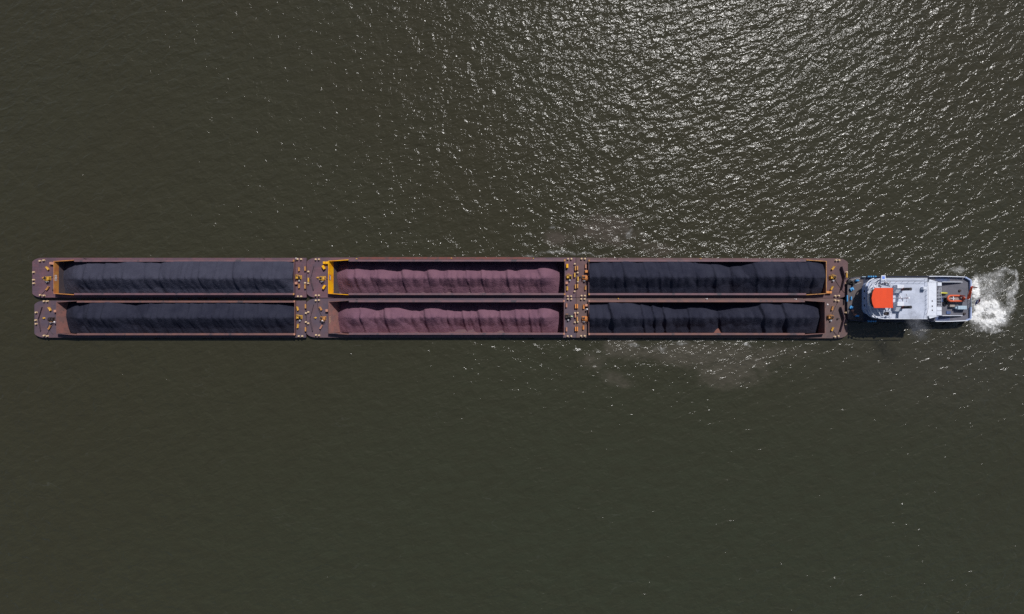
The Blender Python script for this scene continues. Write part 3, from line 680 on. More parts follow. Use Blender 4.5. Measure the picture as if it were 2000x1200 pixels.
# funnel casings with exhaust pipes
for y0, y1, yp in ((556.8, 573.2, 565.3), (590.2, 609.4, 600.6)):
    m = MB(); zt = 9.2
    a = tp(1752.6, y0, zt); b = tp(1766, y1, zt); ym = a[1]+(b[1]-a[1])*.42; yl = a[1]+(b[1]-a[1])*.95
    m.bev(a[0], b[0], ym, a[1], T2+.002, zt, .06)
    x0_, x1_ = a[0]+.02, b[0]-.02
    i = len(m.v); m.v += [(x0_, ym-.003, T2+.002), (x1_, ym-.003, T2+.002), (x1_, yl, T2+.002), (x0_, yl, T2+.002), (x0_, ym-.003, zt-.25), (x1_, ym-.003, zt-.25), (x1_, yl, T2+.9), (x0_, yl, T2+.9)]
    m.f += [(i, i+3, i+2, i+1), (i+4, i+5, i+6, i+7), (i, i+1, i+5, i+4), (i+1, i+2, i+6, i+5), (i+2, i+3, i+7, i+6), (i+3, i, i+4, i+7)]
    fc = tb('funnel_casing', 'tug_white', m)
    P0 = tp3(1760, yp, 8.3); P1 = tp3(1778.6, yp-.4, 11.3); PM = tuple(P0[i]+(P1[i]-P0[i])*.35 for i in range(3))
    tb('pipe_base', 'pipe_red', MB().tube([P0, PM], .42, 14), True, parent=fc)
    # hollow upper pipe
    m = MB(); m.tube([PM, P1], .40, 14); m.tube([P1, tuple(P1[i]+(P1[i]-PM[i])*.03 for i in range(3))], [.43, .43], 14)
    tb('exhaust_pipe', 'soot', m, True, parent=fc)
# mast behind the wheelhouse
mb_ = tp(zpx(716, T2), 583, T2); m = MB()
m.tube([(mb_[0], mb_[1], T2), (mb_[0]+.1, mb_[1], 14.2)], [.16, .10], 10)
mt = (mb_[0]+.1, mb_[1], 14.2)
m.tube([(mt[0], mt[1]-.9, 13.3), (mt[0], mt[1]+.9, 13.3)], .07, 6); m.tube([(mt[0]-.6, mt[1], 12.2), (mt[0]+.6, mt[1], 12.2)], .06, 6)
m.bev(mt[0]-.25, mt[0]+.25, mt[1]-.25, mt[1]+.25, 14.2, 14.5, .05)
for s_ in (-.9, .9): m.lathe([(.14, 0), (.14, .25), (.05, .3)], (mt[0], mt[1]+s_, 13.37), 8)
m.tube([(mb_[0]+1.6, mb_[1]+.05, T2), (mt[0], mt[1], 11.2)], .06, 6)
mast = tb('mast', 'tug_white', m)
tb('radar_scanner', 'tug_white', MB().obox((mt[0]-.5, mt[1], 11.9), (.25, 2.0, .22), .5), parent=mast)
# folded blue signal board with its strut
a = tp(1725.6, 542.6, 8.7)
bd = tb('signal_board', 'tug_white', MB().bev(a[0]-.58, a[0]+.58, a[1]-.62, a[1]+.62, 8.6, 8.7, .02).tube([(a[0], a[1], T2), (a[0], a[1], 8.6)], .07, 6).tube([(a[0]+.4, a[1]-.7, 8.55), tp3(1741, 557, T2+.4)], .12, 6))
tb('blue_panel', 'sign_blue', MB().bev(a[0]-.36, a[0]+.36, a[1]-.38, a[1]+.38, 8.704, 8.73, .01), parent=bd)
# strut, search light arms and deck fittings round the wheelhouse
m = MB(); m.tube([tp3(1712.4, 602, 9.0), tp3(1720.8, 618.6, T2+.9)], .13, 6); m.tube([tp3(1718, 611, 8.2), tp3(1725, 611, T2+.3)], .10, 6)
tb('davit', 'tug_white', m)
m = MB(); m.tube([tp3(x, y, T2+.8) for x, y in smooth_corner((1695.6, 576), (1697, 562), (1706, 559.6), 6)], .12, 6); m.lathe([(.3, 0), (.3, .5), (.15, .6)], tp3(1706.5, 559.8, T2+.5), 10)
m.tube([tp3(1713, 562, T2+.8), tp3(1714, 553, T2+.8), tp3(1718, 549, T2+.8)], .12, 6)
tb('search_light', 'tug_white', m)
m = MB()
for x, y in ((1703.6, 618.4), (1710, 619.6)): m.lathe([(.28, 0), (.28, .35), (.16, .5)], tp3(x, y, T2+.55), 10)
tb('deck_lamp', 'tug_white', m)
m = MB(); tbox(m, 1728, 1736.4, 610, 615.4, T2+.002, T2+.35, .03); tb('deck_hatch', 'gear_dark', m)
m = MB()
for x in (1725, 1741): m.tube([tp3(x, 609, T2+.7), tp3(x, 620, T2+.7)], .07, 5); m.tube([tp3(x, 609, T2), tp3(x, 609, T2+.7)], .05, 5); m.tube([tp3(x, 620, T2), tp3(x, 620, T2+.7)], .05, 5)
m.tube([tp3(1725, 609, T2+.7), tp3(1741, 609, T2+.7)], .06, 5); m.tube([tp3(1725, 616.6, T2+.7), tp3(1741, 616.6, T2+.7)], .06, 5)
tb('hatch_rail', 'tug_white', m)
m = MB()
for x, y, s_ in ((1729, 551, .7), (1718, 556, .5), (1721, 558.5, .4), (1736, 552, .5), (1724, 553, .4)): tbox(m, x, x+6*s_, y, y+4*s_, T2+.002, T2+.5, .03)
tb('deck_equipment', 'steel_grey', m)
m = MB(); tbox(m, 1803.5, 1810.4, 560.5, 566, T2+.002, T2+1.15, .08); tb('vent_box', 'tug_white', m)
# lower aft deckhouse
AZ = 5.0
m = MB(); a = tp(1813, 551.6, AZ); b = tp(1829.4, 617.5, AZ); m.bev(a[0]-1.5, b[0], b[1], a[1], HZ+.002, AZ, .06)
ah = tb('aft_deckhouse', 'tug_white', m)
m = MB()
for y in (587, 597, 605): tbox(m, 1820, 1822, y, y+2.6, AZ+.002, AZ+.05, .01)
tb('roof_fitting', 'gear_dark', m, parent=ah)
m = MB()
for s_, (x0_, x1_, ya, yb) in enumerate(((1806, 1831, 546, 551), (1806, 1831, 618, 622.5))):
    c = [tp(x0_, ya if s_ == 0 else yb, T2), tp(x1_, (ya+yb)/2+(2 if s_ == 0 else -2), AZ)]
    y0_, y1_ = tp(0, ya, AZ)[1], tp(0, yb, AZ)[1]
    xa, xb = tp(1813.5, 0, AZ)[0], tp(1833, 0, AZ)[0]
    if s_ == 0: m.prism([(xa, y1_), (xb, y1_), (xb-1.0, y1_+.25), (xa+.3, y0_)], AZ-.6, AZ+.06)
    else: m.prism([(xa, y0_), (xa+.3, y1_), (xb-1.0, y0_-.25), (xb, y0_)], AZ-.6, AZ+.06)
tb('stair_wing', 'tug_white', m)
for x0_, x1_, y0_, y1_ in ((1831, 1839.6, 552, 559), (1829.6, 1839.6, 600.2, 607.6), (1829.6, 1839.6, 608.2, 616.6)):
    tb('store_box', 'tug_white', tbox(MB(), x0_, x1_, y0_, y1_, HZ+.002, 4.5, .08))
m = MB()
for x in (1834, 1838): m.tube([tp3(x, 561, 3.6), tp3(x, 599, 3.6)], .055, 6)
for y in range(563, 600, 6): m.tube([tp3(1834, y, HZ), tp3(1834, y, 3.6)], .04, 5); m.tube([tp3(1830, y, 3.6), tp3(1838, y, 3.6)], .04, 5)
tb('aft_rail', 'tug_white', m)
m = MB()
for y, s_ in ((551, 1), (616.8, -1)):
    a = tp(1839.8, y, HZ+1.3); b = tp(1879.5, y, HZ+.4)
    i = len(m.v); w2 = .07
    m.v += [(a[0], a[1]-w2, HZ+.002), (b[0], a[1]-w2, HZ+.002), (b[0], a[1]-w2, HZ+.5), (a[0], a[1]-w2, HZ+1.5), (a[0], a[1]+w2, HZ+.002), (b[0], a[1]+w2, HZ+.002), (b[0], a[1]+w2, HZ+.5), (a[0], a[1]+w2, HZ+1.5)]
    m.f += [(i, i+1, i+2, i+3), (i+7, i+6, i+5, i+4), (i, i+4, i+5, i+1), (i+1, i+5, i+6, i+2), (i+2, i+6, i+7, i+3), (i+3, i+7, i+4, i)]
tb('aft_wall', 'tug_white', m)
m = MB()
for y0_, y1_ in ((542, 549.4), (619, 626)):
    for k in range(11):
        p = tp(1828+k*2.6, y0_, HZ+.06); q = tp(1828+k*2.6, y1_, HZ+.06); m.box(p[0]-.07, p[0]+.07, q[1], p[1], HZ+.002, HZ+.06)
    for y in (y0_, (y0_+y1_)/2, y1_):
        p = tp(1828, y, HZ+.09); q = tp(1855, y, HZ+.09); m.box(p[0], q[0], p[1]-.05, p[1]+.05, HZ+.062, HZ+.09)
tb('deck_grating', 'tug_blue', m)
m = MB(); tbox(m, 1849, 1857, 608, 613.6, HZ+.002, HZ+.25, .04); tb('aft_hatch', 'tug_blue', m)
m = MB()
for x, y in ((1883, 613), (1874, 568)): m.lathe([(.34, 0), (.34, .3), (.2, .34)], tp3(x, y, HZ+.002), 12)
tb('deck_vent', 'gear_dark', m)
# bow gear
for x, y, r in ((1664.6, 565, .5), (1663.6, 600.8, -.4)):
    m = MB(); c = tp(x, y, HZ+.6); m.obox((c[0], c[1], HZ+.32), (.9, .8, .6), r).lathe([(.24, 0), (.24, .3), (.1, .35)], (c[0]+.1, c[1], HZ+.622), 10); tb('bow_winch', 'bright_blue', m)
for x, y in ((1674.8, 548.4), (1674.8, 617.2)):
    m = MB(); tbox(m, x-3, x+3, y-1.8, y+1.8, HZ+.002, HZ+.7, .06)
    for s_ in (-.22, .22): c = tp(x, y, HZ+.7); m.lathe([(.18, 0), (.18, .25), (.1, .3)], (c[0]+s_, c[1], HZ+.702), 10)
    tb('mooring_bitt', 'bright_blue', m)
m = MB(); tbox(m, 1654.6, 1656.2, 577, 589.4, HZ-.1, HZ+.5, .04); tb('push_knee', 'bright_blue', m)
m = MB(); tbox(m, 1662.3, 1664.3, 579.5, 586, HZ+.002, HZ+.6, .04); tb('bow_post', 'bright_blue', m)
for y, hi in ((540.9, 1), (627.4, -1)):
    for k in range(4):
        c = tp(1696.8+k*4.5, y, HZ+.8); tb('side_fender', 'bright_blue', MB().lathe([(.12, 0), (.22, .1), (.22, .75), (.12, .85)], (c[0], c[1]+hi*.06, HZ+.1), 10), True)
m = MB(); tbox(m, 1684, 1691, 540.4, 541.6, HZ+.3, HZ+.85, .03); tb('name_rail', 'crate_blue', m)
# coiled rope and dark winch on the bow
m = MB()
c = tp(1662, 552, HZ+.4)
for k in range(4): m.tube([(c[0]+(.75-.12*k)*math.cos(t), c[1]+(.6-.1*k)*math.sin(t), HZ+.1+.13*k) for t in [i*math.pi/9 for i in range(18)]], .085, 6, True)
tbox(m, 1666, 1669, 551, 557.6, HZ+.002, HZ+.75, .05)
tb('rope_coil', 'black_rubber', m)
m = MB()
for x, y in ((1664, 607), (1669.2, 615)): m.lathe([(.3, 0), (.32, .2), (.2, .25), (.2, .6), (.3, .66), (.12, .7)], tp3(x, y, HZ+.002), 12)
m.tube([tp3(1664, 607, HZ+.3), tp3(1667, 612, HZ+.3), tp3(1669, 615, HZ+.3)], .06, 6)
tb('bow_capstan', 'gear_pink', m)
m = MB(); 
for pts in ([(1672, 546), (1700, 541.6)], [(1660, 549), (1672, 544), (1690, 545)], [(1670, 556), (1682, 552)]): m.tube([tp3(x, y, HZ+.1) for x, y in pts], .05, 5)
tb('deck_pipe', 'steel_grey', m)
# stern crane
m = MB(); b0 = tp(1889.2, 583.6, HZ+1.6)
m.lathe([(.40, 0), (.40, .12), (.26, .15), (.26, 1.9), (.34, 1.95), (.34, 2.2), (.1, 2.25)], (b0[0], b0[1], HZ+.002), 14)
cr = tb('deck_crane', 'tug_white', m, True)
e0 = Vector((b0[0]-.25, b0[1], HZ+2.3)); e1 = Vector(tp3(1898.4, 560.4, 6.4)); e2 = Vector(tp3(1908.5, 562.2, 5.6))
m = MB(); m.tube([e0, e1], [.46, .32], 4); m.tube([e0+Vector((.15, .1, .5)), e0.lerp(e1, .55)+Vector((0, 0, .45))], .11, 6); tb('crane_boom', 'crane_orange', m, parent=cr)
m = MB(); m.tube([e1, e2], [.22, .14], 4); m.tube([e2, e2-Vector((0, 0, .9))], .04, 5); tb('crane_jib', 'strake_red', m, parent=cr)
# ensign on its staff
s0 = Vector(tp3(1897.8, 590.5, HZ+.4)); s1 = Vector(tp3(1917.5, 582.6, HZ+3.4))
fl = tb('flag_staff', 'tug_white', MB().tube([s0, s1], .045, 6))
ax = (s1-s0).normalized()
for k, c in enumerate(('flag_red', 'flag_white', 'flag_blue')):
    m = MB(); n = 8; grid = []
    for i in range(n+1):
        u = i/n
        row = []
        for j in range(2):
            t = .96-.15*(k+j)
            p = s0.lerp(s1, t) + Vector((-.55*u*.75, -1.5*u, -.5*u)) + Vector((.12, .05, .18))*math.sin(u*7+t*4)*u
            row.append(p)
        grid.append(row)
    for i in range(n): m.poly([grid[i][0], grid[i+1][0], grid[i+1][1], grid[i][1]])
    tb('flag_stripe', c, m, parent=fl)

# ------------------------------------------------------------------ loose things on the tug's after deck
c = W(1868.8, 583.2, 3.4)
BO = thing('inflatable_boat', 'orange inflatable dinghy lying on the after deck of the tug under the crane', 'boat', (c[0], c[1], HZ))
bl = ROOTLOC[BO.name]; k = GS*.98
path = []
Lh, wh_ = 17.2*k, 5.3*k
for t in np.linspace(0, math.pi, 13): path.append((-Lh+wh_*1.35-math.sin(t)*wh_*1.35, math.cos(t)*wh_, 1.0+.28*math.sin(t)))
path = [(Lh, wh_, .98), (Lh*.3, wh_, .98)] + path + [(Lh*.3, -wh_, .98), (Lh, -wh_, .98)]
MB().tube(path, [.10, .27] + [.27]*(len(path)-4) + [.27, .10], 10).build('tube', MATS['boat_orange'], BO, True, at=bl)
MB().prism([(-Lh+wh_*.6, -wh_+.2), (Lh-.1, -wh_+.2), (Lh-.1, wh_-.2), (-Lh+wh_*.6, wh_-.2)], .72, .80).build('floor', MATS['boat_grey'], BO, at=bl)
MB().box(-.55*k*10-.1, -.55*k*10+.12, -wh_+.15, wh_-.15, 1.0, 1.12).box(-1.4, -.4, -.06, .06, 1.13, 1.2).build('thwart', MATS['tug_white'], BO, at=bl)
MB().bev(Lh-.55, Lh-.1, -.45, .45, .81, 1.45, .1).build('outboard_motor', MATS['boat_orange'], BO, at=bl)
MB().box(-1.3, -1.1, -.8, .8, .005, .71).box(1.1, 1.3, -.8, .8, .005, .71).build('cradle', MATS['gear_dark'], BO, at=bl)
c = W(1846.5, 572.8, 3.2)
o = MB().tube([(-1.05, 0, .55), (-.9, 0, .55), (-.3, .05, .55), (.3, -.04, .55), (.85, 0, .55), (1.05, .02, .55)], [.06, .22, .25, .25, .2, .05], 10).box(-.7, -.6, -.3, .3, .0, .33).box(.5, .6, -.3, .3, 0, .33).build('float', MATS['float_yellow'], None, True, at=(c[0], c[1], HZ+.004))
tag(o, 'slim yellow float lying on the tug deck beside the orange dinghy', 'float')
c = W(1879.5, 601.2, 3.4)
m = MB(); m.bev(-1.15, 1.35, -.5, .5, .12, 1.3, .06).bev(-1.6, -1.16, -.28, .28, .12, 1.0, .05)
for i in range(5): m.box(-1.0+i*.5, -.9+i*.5, -.45, .45, 1.303, 1.34)
for x in (-1, 1.1): m.box(x-.1, x+.1, -.45, .45, 0, .118)
cb = m.build('equipment_crate', MATS['crate_blue'], None, at=(c[0], c[1], HZ+.004)); tag(cb, 'pale blue equipment crate near the stern edge of the tug', 'crate')
c = W(1860.5, 597.8, 2.9)
cb = MB().bev(-.68, .68, -.32, .32, .08, .85, .05).box(-.6, .6, -.26, .26, 0, .078).box(-.05, .05, -.34, -.321, .5, .7).build('equipment_crate', MATS['crate_tan'], None, at=(c[0], c[1], HZ+.004)); tag(cb, 'small tan crate between the orange dinghy and the pale blue crate', 'crate')
c = W(1841.5, 586, 3.2)
m = drum_mb(1.0, .42)
for i, (x, y, z) in enumerate(m.v): m.v[i] = (y, x, z+.62)
m.box(-.3, .3, -.62, -.52, 0, .75).box(-.3, .3, .52, .62, 0, .75)
o = m.build('hose_reel', MATS['tug_blue'], None, True, at=(c[0], c[1], HZ+.004)); tag(o, 'blue reel on the tug deck forward of the orange dinghy', 'reel')
c = W(1850, 589, 2.8); m = MB()
for (x, y, r) in ((0, 0, .5), (.6, .9, .45), (-.3, 1.2, .4)):
    for z in (.14, .34): m.tube([(x+r*math.cos(t), y+r*math.sin(t), z) for t in [i*math.pi/9 for i in range(18)]], .12, 7, True)
o = m.build('rope_pile', MATS['black_rubber'], None, True, at=(c[0]-.2, c[1]-.6, HZ+.004)); tag(o, 'dark coils of rope on deck between the blue reel and the dinghy bow', 'rope')

# ------------------------------------------------------------------ deckhand
mat('skin', (.42, .24, .17), .6); mat('hi_vis', (.62, .80, .16), .6, (.55, .72, .12), 6); mat('trousers', (.03, .035, .06), .8, (.05, .05, .08), 4); mat('helmet', (.80, .80, .74), .35)
def skinned(name, verts, edges, radii, m, parent, at, root=0):
    me = bpy.data.meshes.new(name); me.from_pydata(verts, edges, []); o = bpy.data.objects.new(name, me); COL.objects.link(o)
    sk = o.modifiers.new('skin', 'SKIN'); ss = o.modifiers.new('sub', 'SUBSURF'); ss.levels = 1; ss.render_levels = 1
    for i, r in enumerate(radii): me.skin_vertices[0].data[i].radius = (r, r); me.skin_vertices[0].data[i].use_root = (i == root)
    dg = bpy.context.evaluated_depsgraph_get(); ev = bpy.data.meshes.new_from_object(o.evaluated_get(dg))
    bpy.data.objects.remove(o); ev.name = name; ev.materials.clear(); ev.materials.append(m); ev.shade_smooth()
    return link(name, ev, parent, at)
pc = W(1116.4, 618.2, DZ+.9); PE = thing('person', 'deckhand in a bright yellow-green jacket and pale helmet on the ore barge deck', 'person', (pc[0], pc[1], DZ+.004))
pl = tuple(ROOTLOC[PE.name])
V = [(0, 0, .95), (0, .01, 1.2), (0, 0, 1.42), (0, -.01, 1.52), (0, -.03, 1.62), (0, -.03, 1.74),
     (.10, 0, .90), (.13, -.05, .50), (.13, .02, .08), (.13, -.14, .04), (-.10, 0, .90), (-.13, .06, .50), (-.14, .10, .08), (-.14, -.06, .04),
     (.20, 0, 1.40), (.30, -.04, 1.14), (.32, -.22, .98), (.32, -.28, .94), (-.20, 0, 1.40), (-.30, .02, 1.13), (-.34, -.12, .92), (-.345, -.17, .87)]
E_ = [(0, 1), (1, 2), (2, 3), (3, 4), (4, 5), (0, 6), (6, 7), (7, 8), (8, 9), (0, 10), (10, 11), (11, 12), (12, 13), (2, 14), (14, 15), (15, 16), (16, 17), (2, 18), (18, 19), (19, 20), (20, 21)]
R_b = [.13, .12, .12, .055, .09, .085, .08, .06, .045, .04, .08, .06, .045, .04, .06, .045, .035, .04, .06, .045, .035, .04]
for base, sx in ((17, 1), (21, -1)):
    bx, by, bz = V[base]
    for f in range(4):
        i = len(V); dx = (-.03+.02*f)*sx
        V += [(bx+dx, by-.05-.004*f, bz-.045), (bx+dx*.9, by-.05, bz-.085)]; E_ += [(base, i), (i, i+1)]; R_b += [.010, .008]
    i = len(V); V += [(bx-.045*sx, by-.01, bz-.03), (bx-.055*sx, by-.03, bz-.06)]; E_ += [(base, i), (i, i+1)]; R_b += [.011, .009]
skinned('body', V, E_, R_b, MATS['skin'], PE, pl)
J = V[:4]+[V[14], V[15], V[16], V[18], V[19], V[20]]
skinned('jacket', J, [(0, 1), (1, 2), (2, 3), (2, 4), (4, 5), (5, 6), (2, 7), (7, 8), (8, 9)], [.175, .18, .18, .085, .10, .075, .06, .10, .075, .06], MATS['hi_vis'], PE, pl)
J = [V[0]]+V[6:9]+V[10:13]
skinned('trousers', J, [(0, 1), (1, 2), (2, 3), (0, 4), (4, 5), (5, 6)], [.165, .11, .085, .075, .11, .085, .075], MATS['trousers'], PE, pl)
MB().lathe([(.155, 1.70), (.16, 1.72), (.125, 1.74), (.115, 1.80), (.08, 1.85), (.02, 1.87)], (0, -.03, 0), 16).build('helmet', MATS['helmet'], PE, True, at=pl)

# ------------------------------------------------------------------ water
m = bpy.data.materials.new('river_water'); m.use_nodes = True; t = m.node_tree; b = NB(t); p = t.nodes['Principled BSDF']
v = b.coord(); sep = b.n('ShaderNodeSeparateXYZ'); b.l(v, sep.inputs[0]); sx_, sy_ = sep.outputs[0], sep.outputs[1]
def gauss(px, py, rx, ry, ang=0.0):
    cx, cy = W(px, py); rx *= GS; ry *= GS
    dx = b.m('SUBTRACT', sx_, cx); dy = b.m('SUBTRACT', sy_, cy)
    if ang:
        ca, sa = math.cos(ang), math.sin(ang)
        dx, dy = b.m('ADD', b.m('MULTIPLY', dx, ca), b.m('MULTIPLY', dy, sa)), b.m('SUBTRACT', b.m('MULTIPLY', dy, ca), b.m('MULTIPLY', dx, sa))
    q = b.m('ADD', b.m('POWER', b.m('ABSOLUTE', b.m('DIVIDE', dx, rx)), 2.0), b.m('POWER', b.m('ABSOLUTE', b.m('DIVIDE', dy, ry)), 2.0))
    return b.m('EXPONENT', b.m('MULTIPLY', q, -1.0))
def total(L):
    r = L[0]
    for q in L[1:]: r = b.m('ADD', r, q)
    return r
# colour: silty olive brown, greener drifts, brown boils stirred up by the hulls
big = b.noise(v, .012, 3, .5)
c = b.mix(b.ramp(big, .35, .65), (.0368, .0318, .0168), (.0375, .0345, .0188))
green = b.m('MULTIPLY', gauss(1300, 1150, 1300, 480), .9, clamp=True)
c = b.mix(green, c, (.0322, .0362, .0205))
warp = b.m('ADD', b.m('MULTIPLY', b.noise(v, .16, 4, .6, .8), .62), b.m('MULTIPLY', b.noise(b.stretch(v, 30, 1.6), .7, 4, .65, .6), .38))
boil = total([b.m('MULTIPLY', gauss(1085, 466, 34, 24), .62), b.m('MULTIPLY', gauss(1185, 448, 75, 38), .9), b.m('MULTIPLY', gauss(1290, 490, 60, 24), .5)])
c = b.mix(b.ramp(b.m('MULTIPLY', boil, b.m('MULTIPLY', warp, 1.9)), .28, .75, 0, .8), c, (.076, .061, .047))
boil2 = total([gauss(1208, 668, 26, 22), b.m('MULTIPLY', gauss(1198, 738, 34, 22), .55), b.m('MULTIPLY', gauss(1224, 752, 20, 12), .4), b.m('MULTIPLY', gauss(1345, 688, 150, 28), .85), b.m('MULTIPLY', gauss(1430, 735, 90, 36), .75), b.m('MULTIPLY', gauss(1560, 690, 90, 26), .4), b.m('MULTIPLY', gauss(1150, 705, 30, 22), .55)])
c = b.mix(b.ramp(b.m('MULTIPLY', boil2, b.m('MULTIPLY', warp, 1.9)), .28, .72, 0, .9), c, (.074, .065, .047))
silt = b.m('MULTIPLY', gauss(1840, 690, 260, 110), .6)
c = b.mix(silt, c, (.050, .045, .033))
line = b.ramp(b.m('ABSOLUTE', b.m('SUBTRACT', b.noise(b.mapping(v, math.radians(40), (.35, 1, 1)), .045, 5, .55, 1.2), .5)), 0, .006, 1, 0)
line = b.m('MULTIPLY', line, b.ramp(b.noise(v, .11, 4, .65), .5, .7, 0, .16))
c = b.mix(line, c, (.12, .12, .11))                            # thin streaks of drifting froth
c = b.mix(b.ramp(b.noise(b.mapping(v, .5, (.5, 1, 1)), .35, 5, .65), .3, .7, 0, .35), c, (.0278, .0246, .0130))
b.val(p.inputs['Base Color'], c)
p.inputs['Specular IOR Level'].default_value = 0; p.inputs['Roughness'].default_value = 1
p.inputs['Coat Weight'].default_value = 1; p.inputs['Coat IOR'].default_value = 1.46; p.inputs['Coat Roughness'].default_value = .10; p.inputs['Coat Tint'].default_value = (1, 1, 1, 1)
# waves
rough_zone = total([b.m('MULTIPLY', gauss(1185, 450, 95, 50), .35), b.m('MULTIPLY', gauss(1340, 695, 190, 38), .5), b.m('MULTIPLY', gauss(1905, 600, 130, 90), .9), b.m('MULTIPLY', gauss(1400, 500, 420, 24), .35)])
gust = b.ramp(b.noise(v, .022, 3, .55), .3, .7, .84, 1.14)
gust = b.m('SUBTRACT', gust, b.m('MULTIPLY', gauss(1400, 910, 1050, 230), .34))     # water in the lee of the tow
amp = b.m('ADD', gust, rough_zone)
h1 = b.noise(b.stretch(v, 34, 1.7), .215, 1.0, .5, .3)
h2 = b.noise(b.stretch(v, 22, 1.55), .55, 2.0, .55, .4)
h3 = b.noise(b.stretch(v, 5, 1.25), 1.6, 3.0, .6, .3)
hh = b.m('ADD', b.m('ADD', b.m('MULTIPLY', h1, .44), b.m('MULTIPLY', h2, .56)), b.m('MULTIPLY', h3, .12))
hh = b.m('MULTIPLY', hh, amp)
bn = b.n('ShaderNodeBump'); bn.inputs['Strength'].default_value = 1.0; bn.inputs['Distance'].default_value = 1.0
b.l(hh, bn.inputs['Height']); b.l(bn.outputs[0], p.inputs['Coat Normal'])
bn2 = b.n('ShaderNodeBump'); bn2.inputs['Strength'].default_value = .6; bn2.inputs['Distance'].default_value = 1.0; b.l(hh, bn2.inputs['Height']); b.l(bn2.outputs[0], p.inputs['Normal'])
MATS['river_water'] = m
xsL = sorted({-6000, 6000, -160, 160} | {round(q, 3) for h in HOLES for q in h[:2]}); ysL = sorted({-6000, 6000, -100, 100} | {round(q, 3) for h in HOLES for q in h[2:]})
mb = MB(); idx = {}
for i, x in enumerate(xsL):
    for j, y in enumerate(ysL): idx[i, j] = len(mb.v); mb.v.append((x, y, 0))
for i in range(len(xsL)-1):
    for j in range(len(ysL)-1):
        xc, yc = (xsL[i]+xsL[i+1])/2, (ysL[j]+ysL[j+1])/2
        if any(h[0] < xc < h[1] and h[2] < yc < h[3] for h in HOLES): continue
        mb.f.append((idx[i, j], idx[i+1, j], idx[i+1, j+1], idx[i, j+1]))
o = mb.build('water', m); tag(o, 'dark olive river water with sun glitter', 'water', None, 'structure')

# ------------------------------------------------------------------ propeller wash
fm = bpy.data.materials.new('foam'); fm.use_nodes = True; t = fm.node_tree; b = NB(t); p = t.nodes['Principled BSDF']
at_ = b.n('ShaderNodeAttribute'); at_.attribute_name = 'froth'
v = b.coord()
wv = b.n('ShaderNodeVectorMath', operation='ADD'); b.l(v, wv.inputs[0])
sc_ = b.n('ShaderNodeVectorMath', operation='SCALE'); b.l(b.noise(v, .35, 3, .5, 0, True), sc_.inputs[0]); sc_.inputs['Scale'].default_value = 3.0; b.l(sc_.outputs[0], wv.inputs[1])
n1 = b.noise(wv.outputs[0], .42, 5, .62, 1.2); n2 = b.noise(wv.outputs[0], 2.6, 3, .6, .5)
tex = b.m('ADD', b.m('MULTIPLY', n1, .75), b.m('MULTIPLY', n2, .35))
dense = b.ramp(b.m('ADD', at_.outputs['Fac'], b.m('MULTIPLY', b.m('SUBTRACT', tex, .55), 2.4)), .50, 1.02, 0, .97)
fil = b.ramp(b.m('ABSOLUTE', b.m('SUBTRACT', b.noise(wv.outputs[0], .20, 4, .55, 1.6), .5)), .0, .035, 1, 0)
fil2 = b.ramp(b.m('ABSOLUTE', b.m('SUBTRACT', b.noise(wv.outputs[0], .48, 4, .6, 1.2), .5)), .0, .045, .75, 0)
thin = b.m('MULTIPLY', b.m('MAXIMUM', fil, fil2), b.ramp(b.m('ADD', at_.outputs['Fac'], b.m('MULTIPLY', b.m('SUBTRACT', n2, .5), .6)), .12, .5, 0, .62))
al = b.m('MAXIMUM', b.m('MAXIMUM', dense, thin), b.ramp(b.m('ADD', at_.outputs['Fac'], b.m('MULTIPLY', b.m('SUBTRACT', n1, .5), .8)), .1, .6, 0, .22))
b.l(al, p.inputs['Alpha'])
b.val(p.inputs['Base Color'], b.mix(b.ramp(n2, .35, .65), (.68, .66, .62), (.86, .85, .83))); p.inputs['Roughness'].default_value = .6
bn = b.n('ShaderNodeBump'); bn.inputs['Distance'].default_value = .25; bn.inputs['Strength'].default_value = .8; b.l(tex, bn.inputs['Height']); b.l(bn.outputs[0], p.inputs['Normal'])
def foam(name, label, blobs, x0, x1, y0, y1, z=.05, lump=.25, seed=5, th=.06):
    k = .2; a = W(x0, y1); c_ = W(x1, y0); gx = np.arange(a[0], c_[0], k); gy = np.arange(a[1], c_[1], k); X, Yg = np.meshgrid(gx, gy)
    F = np.zeros(X.shape)
    wx = X+1.2*fbm(X/3, Yg/3, seed, 3); wy = Yg+1.2*fbm(X/3, Yg/3, seed+4, 3)
    for (px, py, rx, ry, s_) in blobs:
        cc = W(px, py); F += s_*np.exp(-((wx-cc[0])/(rx*GS))**2-((wy-cc[1])/(ry*GS))**2)
    F = np.minimum(F, 1.05)
    Z = z+lump*np.clip(F, 0, 1)*(.6+fbm(X/1.1, Yg/1.1, seed+8, 3))
    nx, ny = len(gx), len(gy)
    ok = np.maximum.reduce([F[:-1, :-1], F[1:, :-1], F[:-1, 1:], F[1:, 1:]]) > th
    me = bpy.data.meshes.new(name)
    me.from_pydata([tuple(map(float, q)) for q in zip(X.ravel(), Yg.ravel(), Z.ravel())], [], [(j*nx+i, j*nx+i+1, (j+1)*nx+i+1, (j+1)*nx+i) for j in range(ny-1) for i in range(nx-1) if ok[j, i]])
    atr = me.attributes.new('froth', 'FLOAT', 'POINT'); atr.data.foreach_set('value', F.ravel().astype(np.float32))
    b_ = bmesh.new(); b_.from_mesh(me); bmesh.ops.delete(b_, geom=[q for q in b_.verts if not q.link_faces], context='VERTS'); b_.to_mesh(me); b_.free()
    me.shade_smooth(); me.materials.append(fm); o = link(name, me); tag(o, label, 'foam', None, 'stuff'); return o
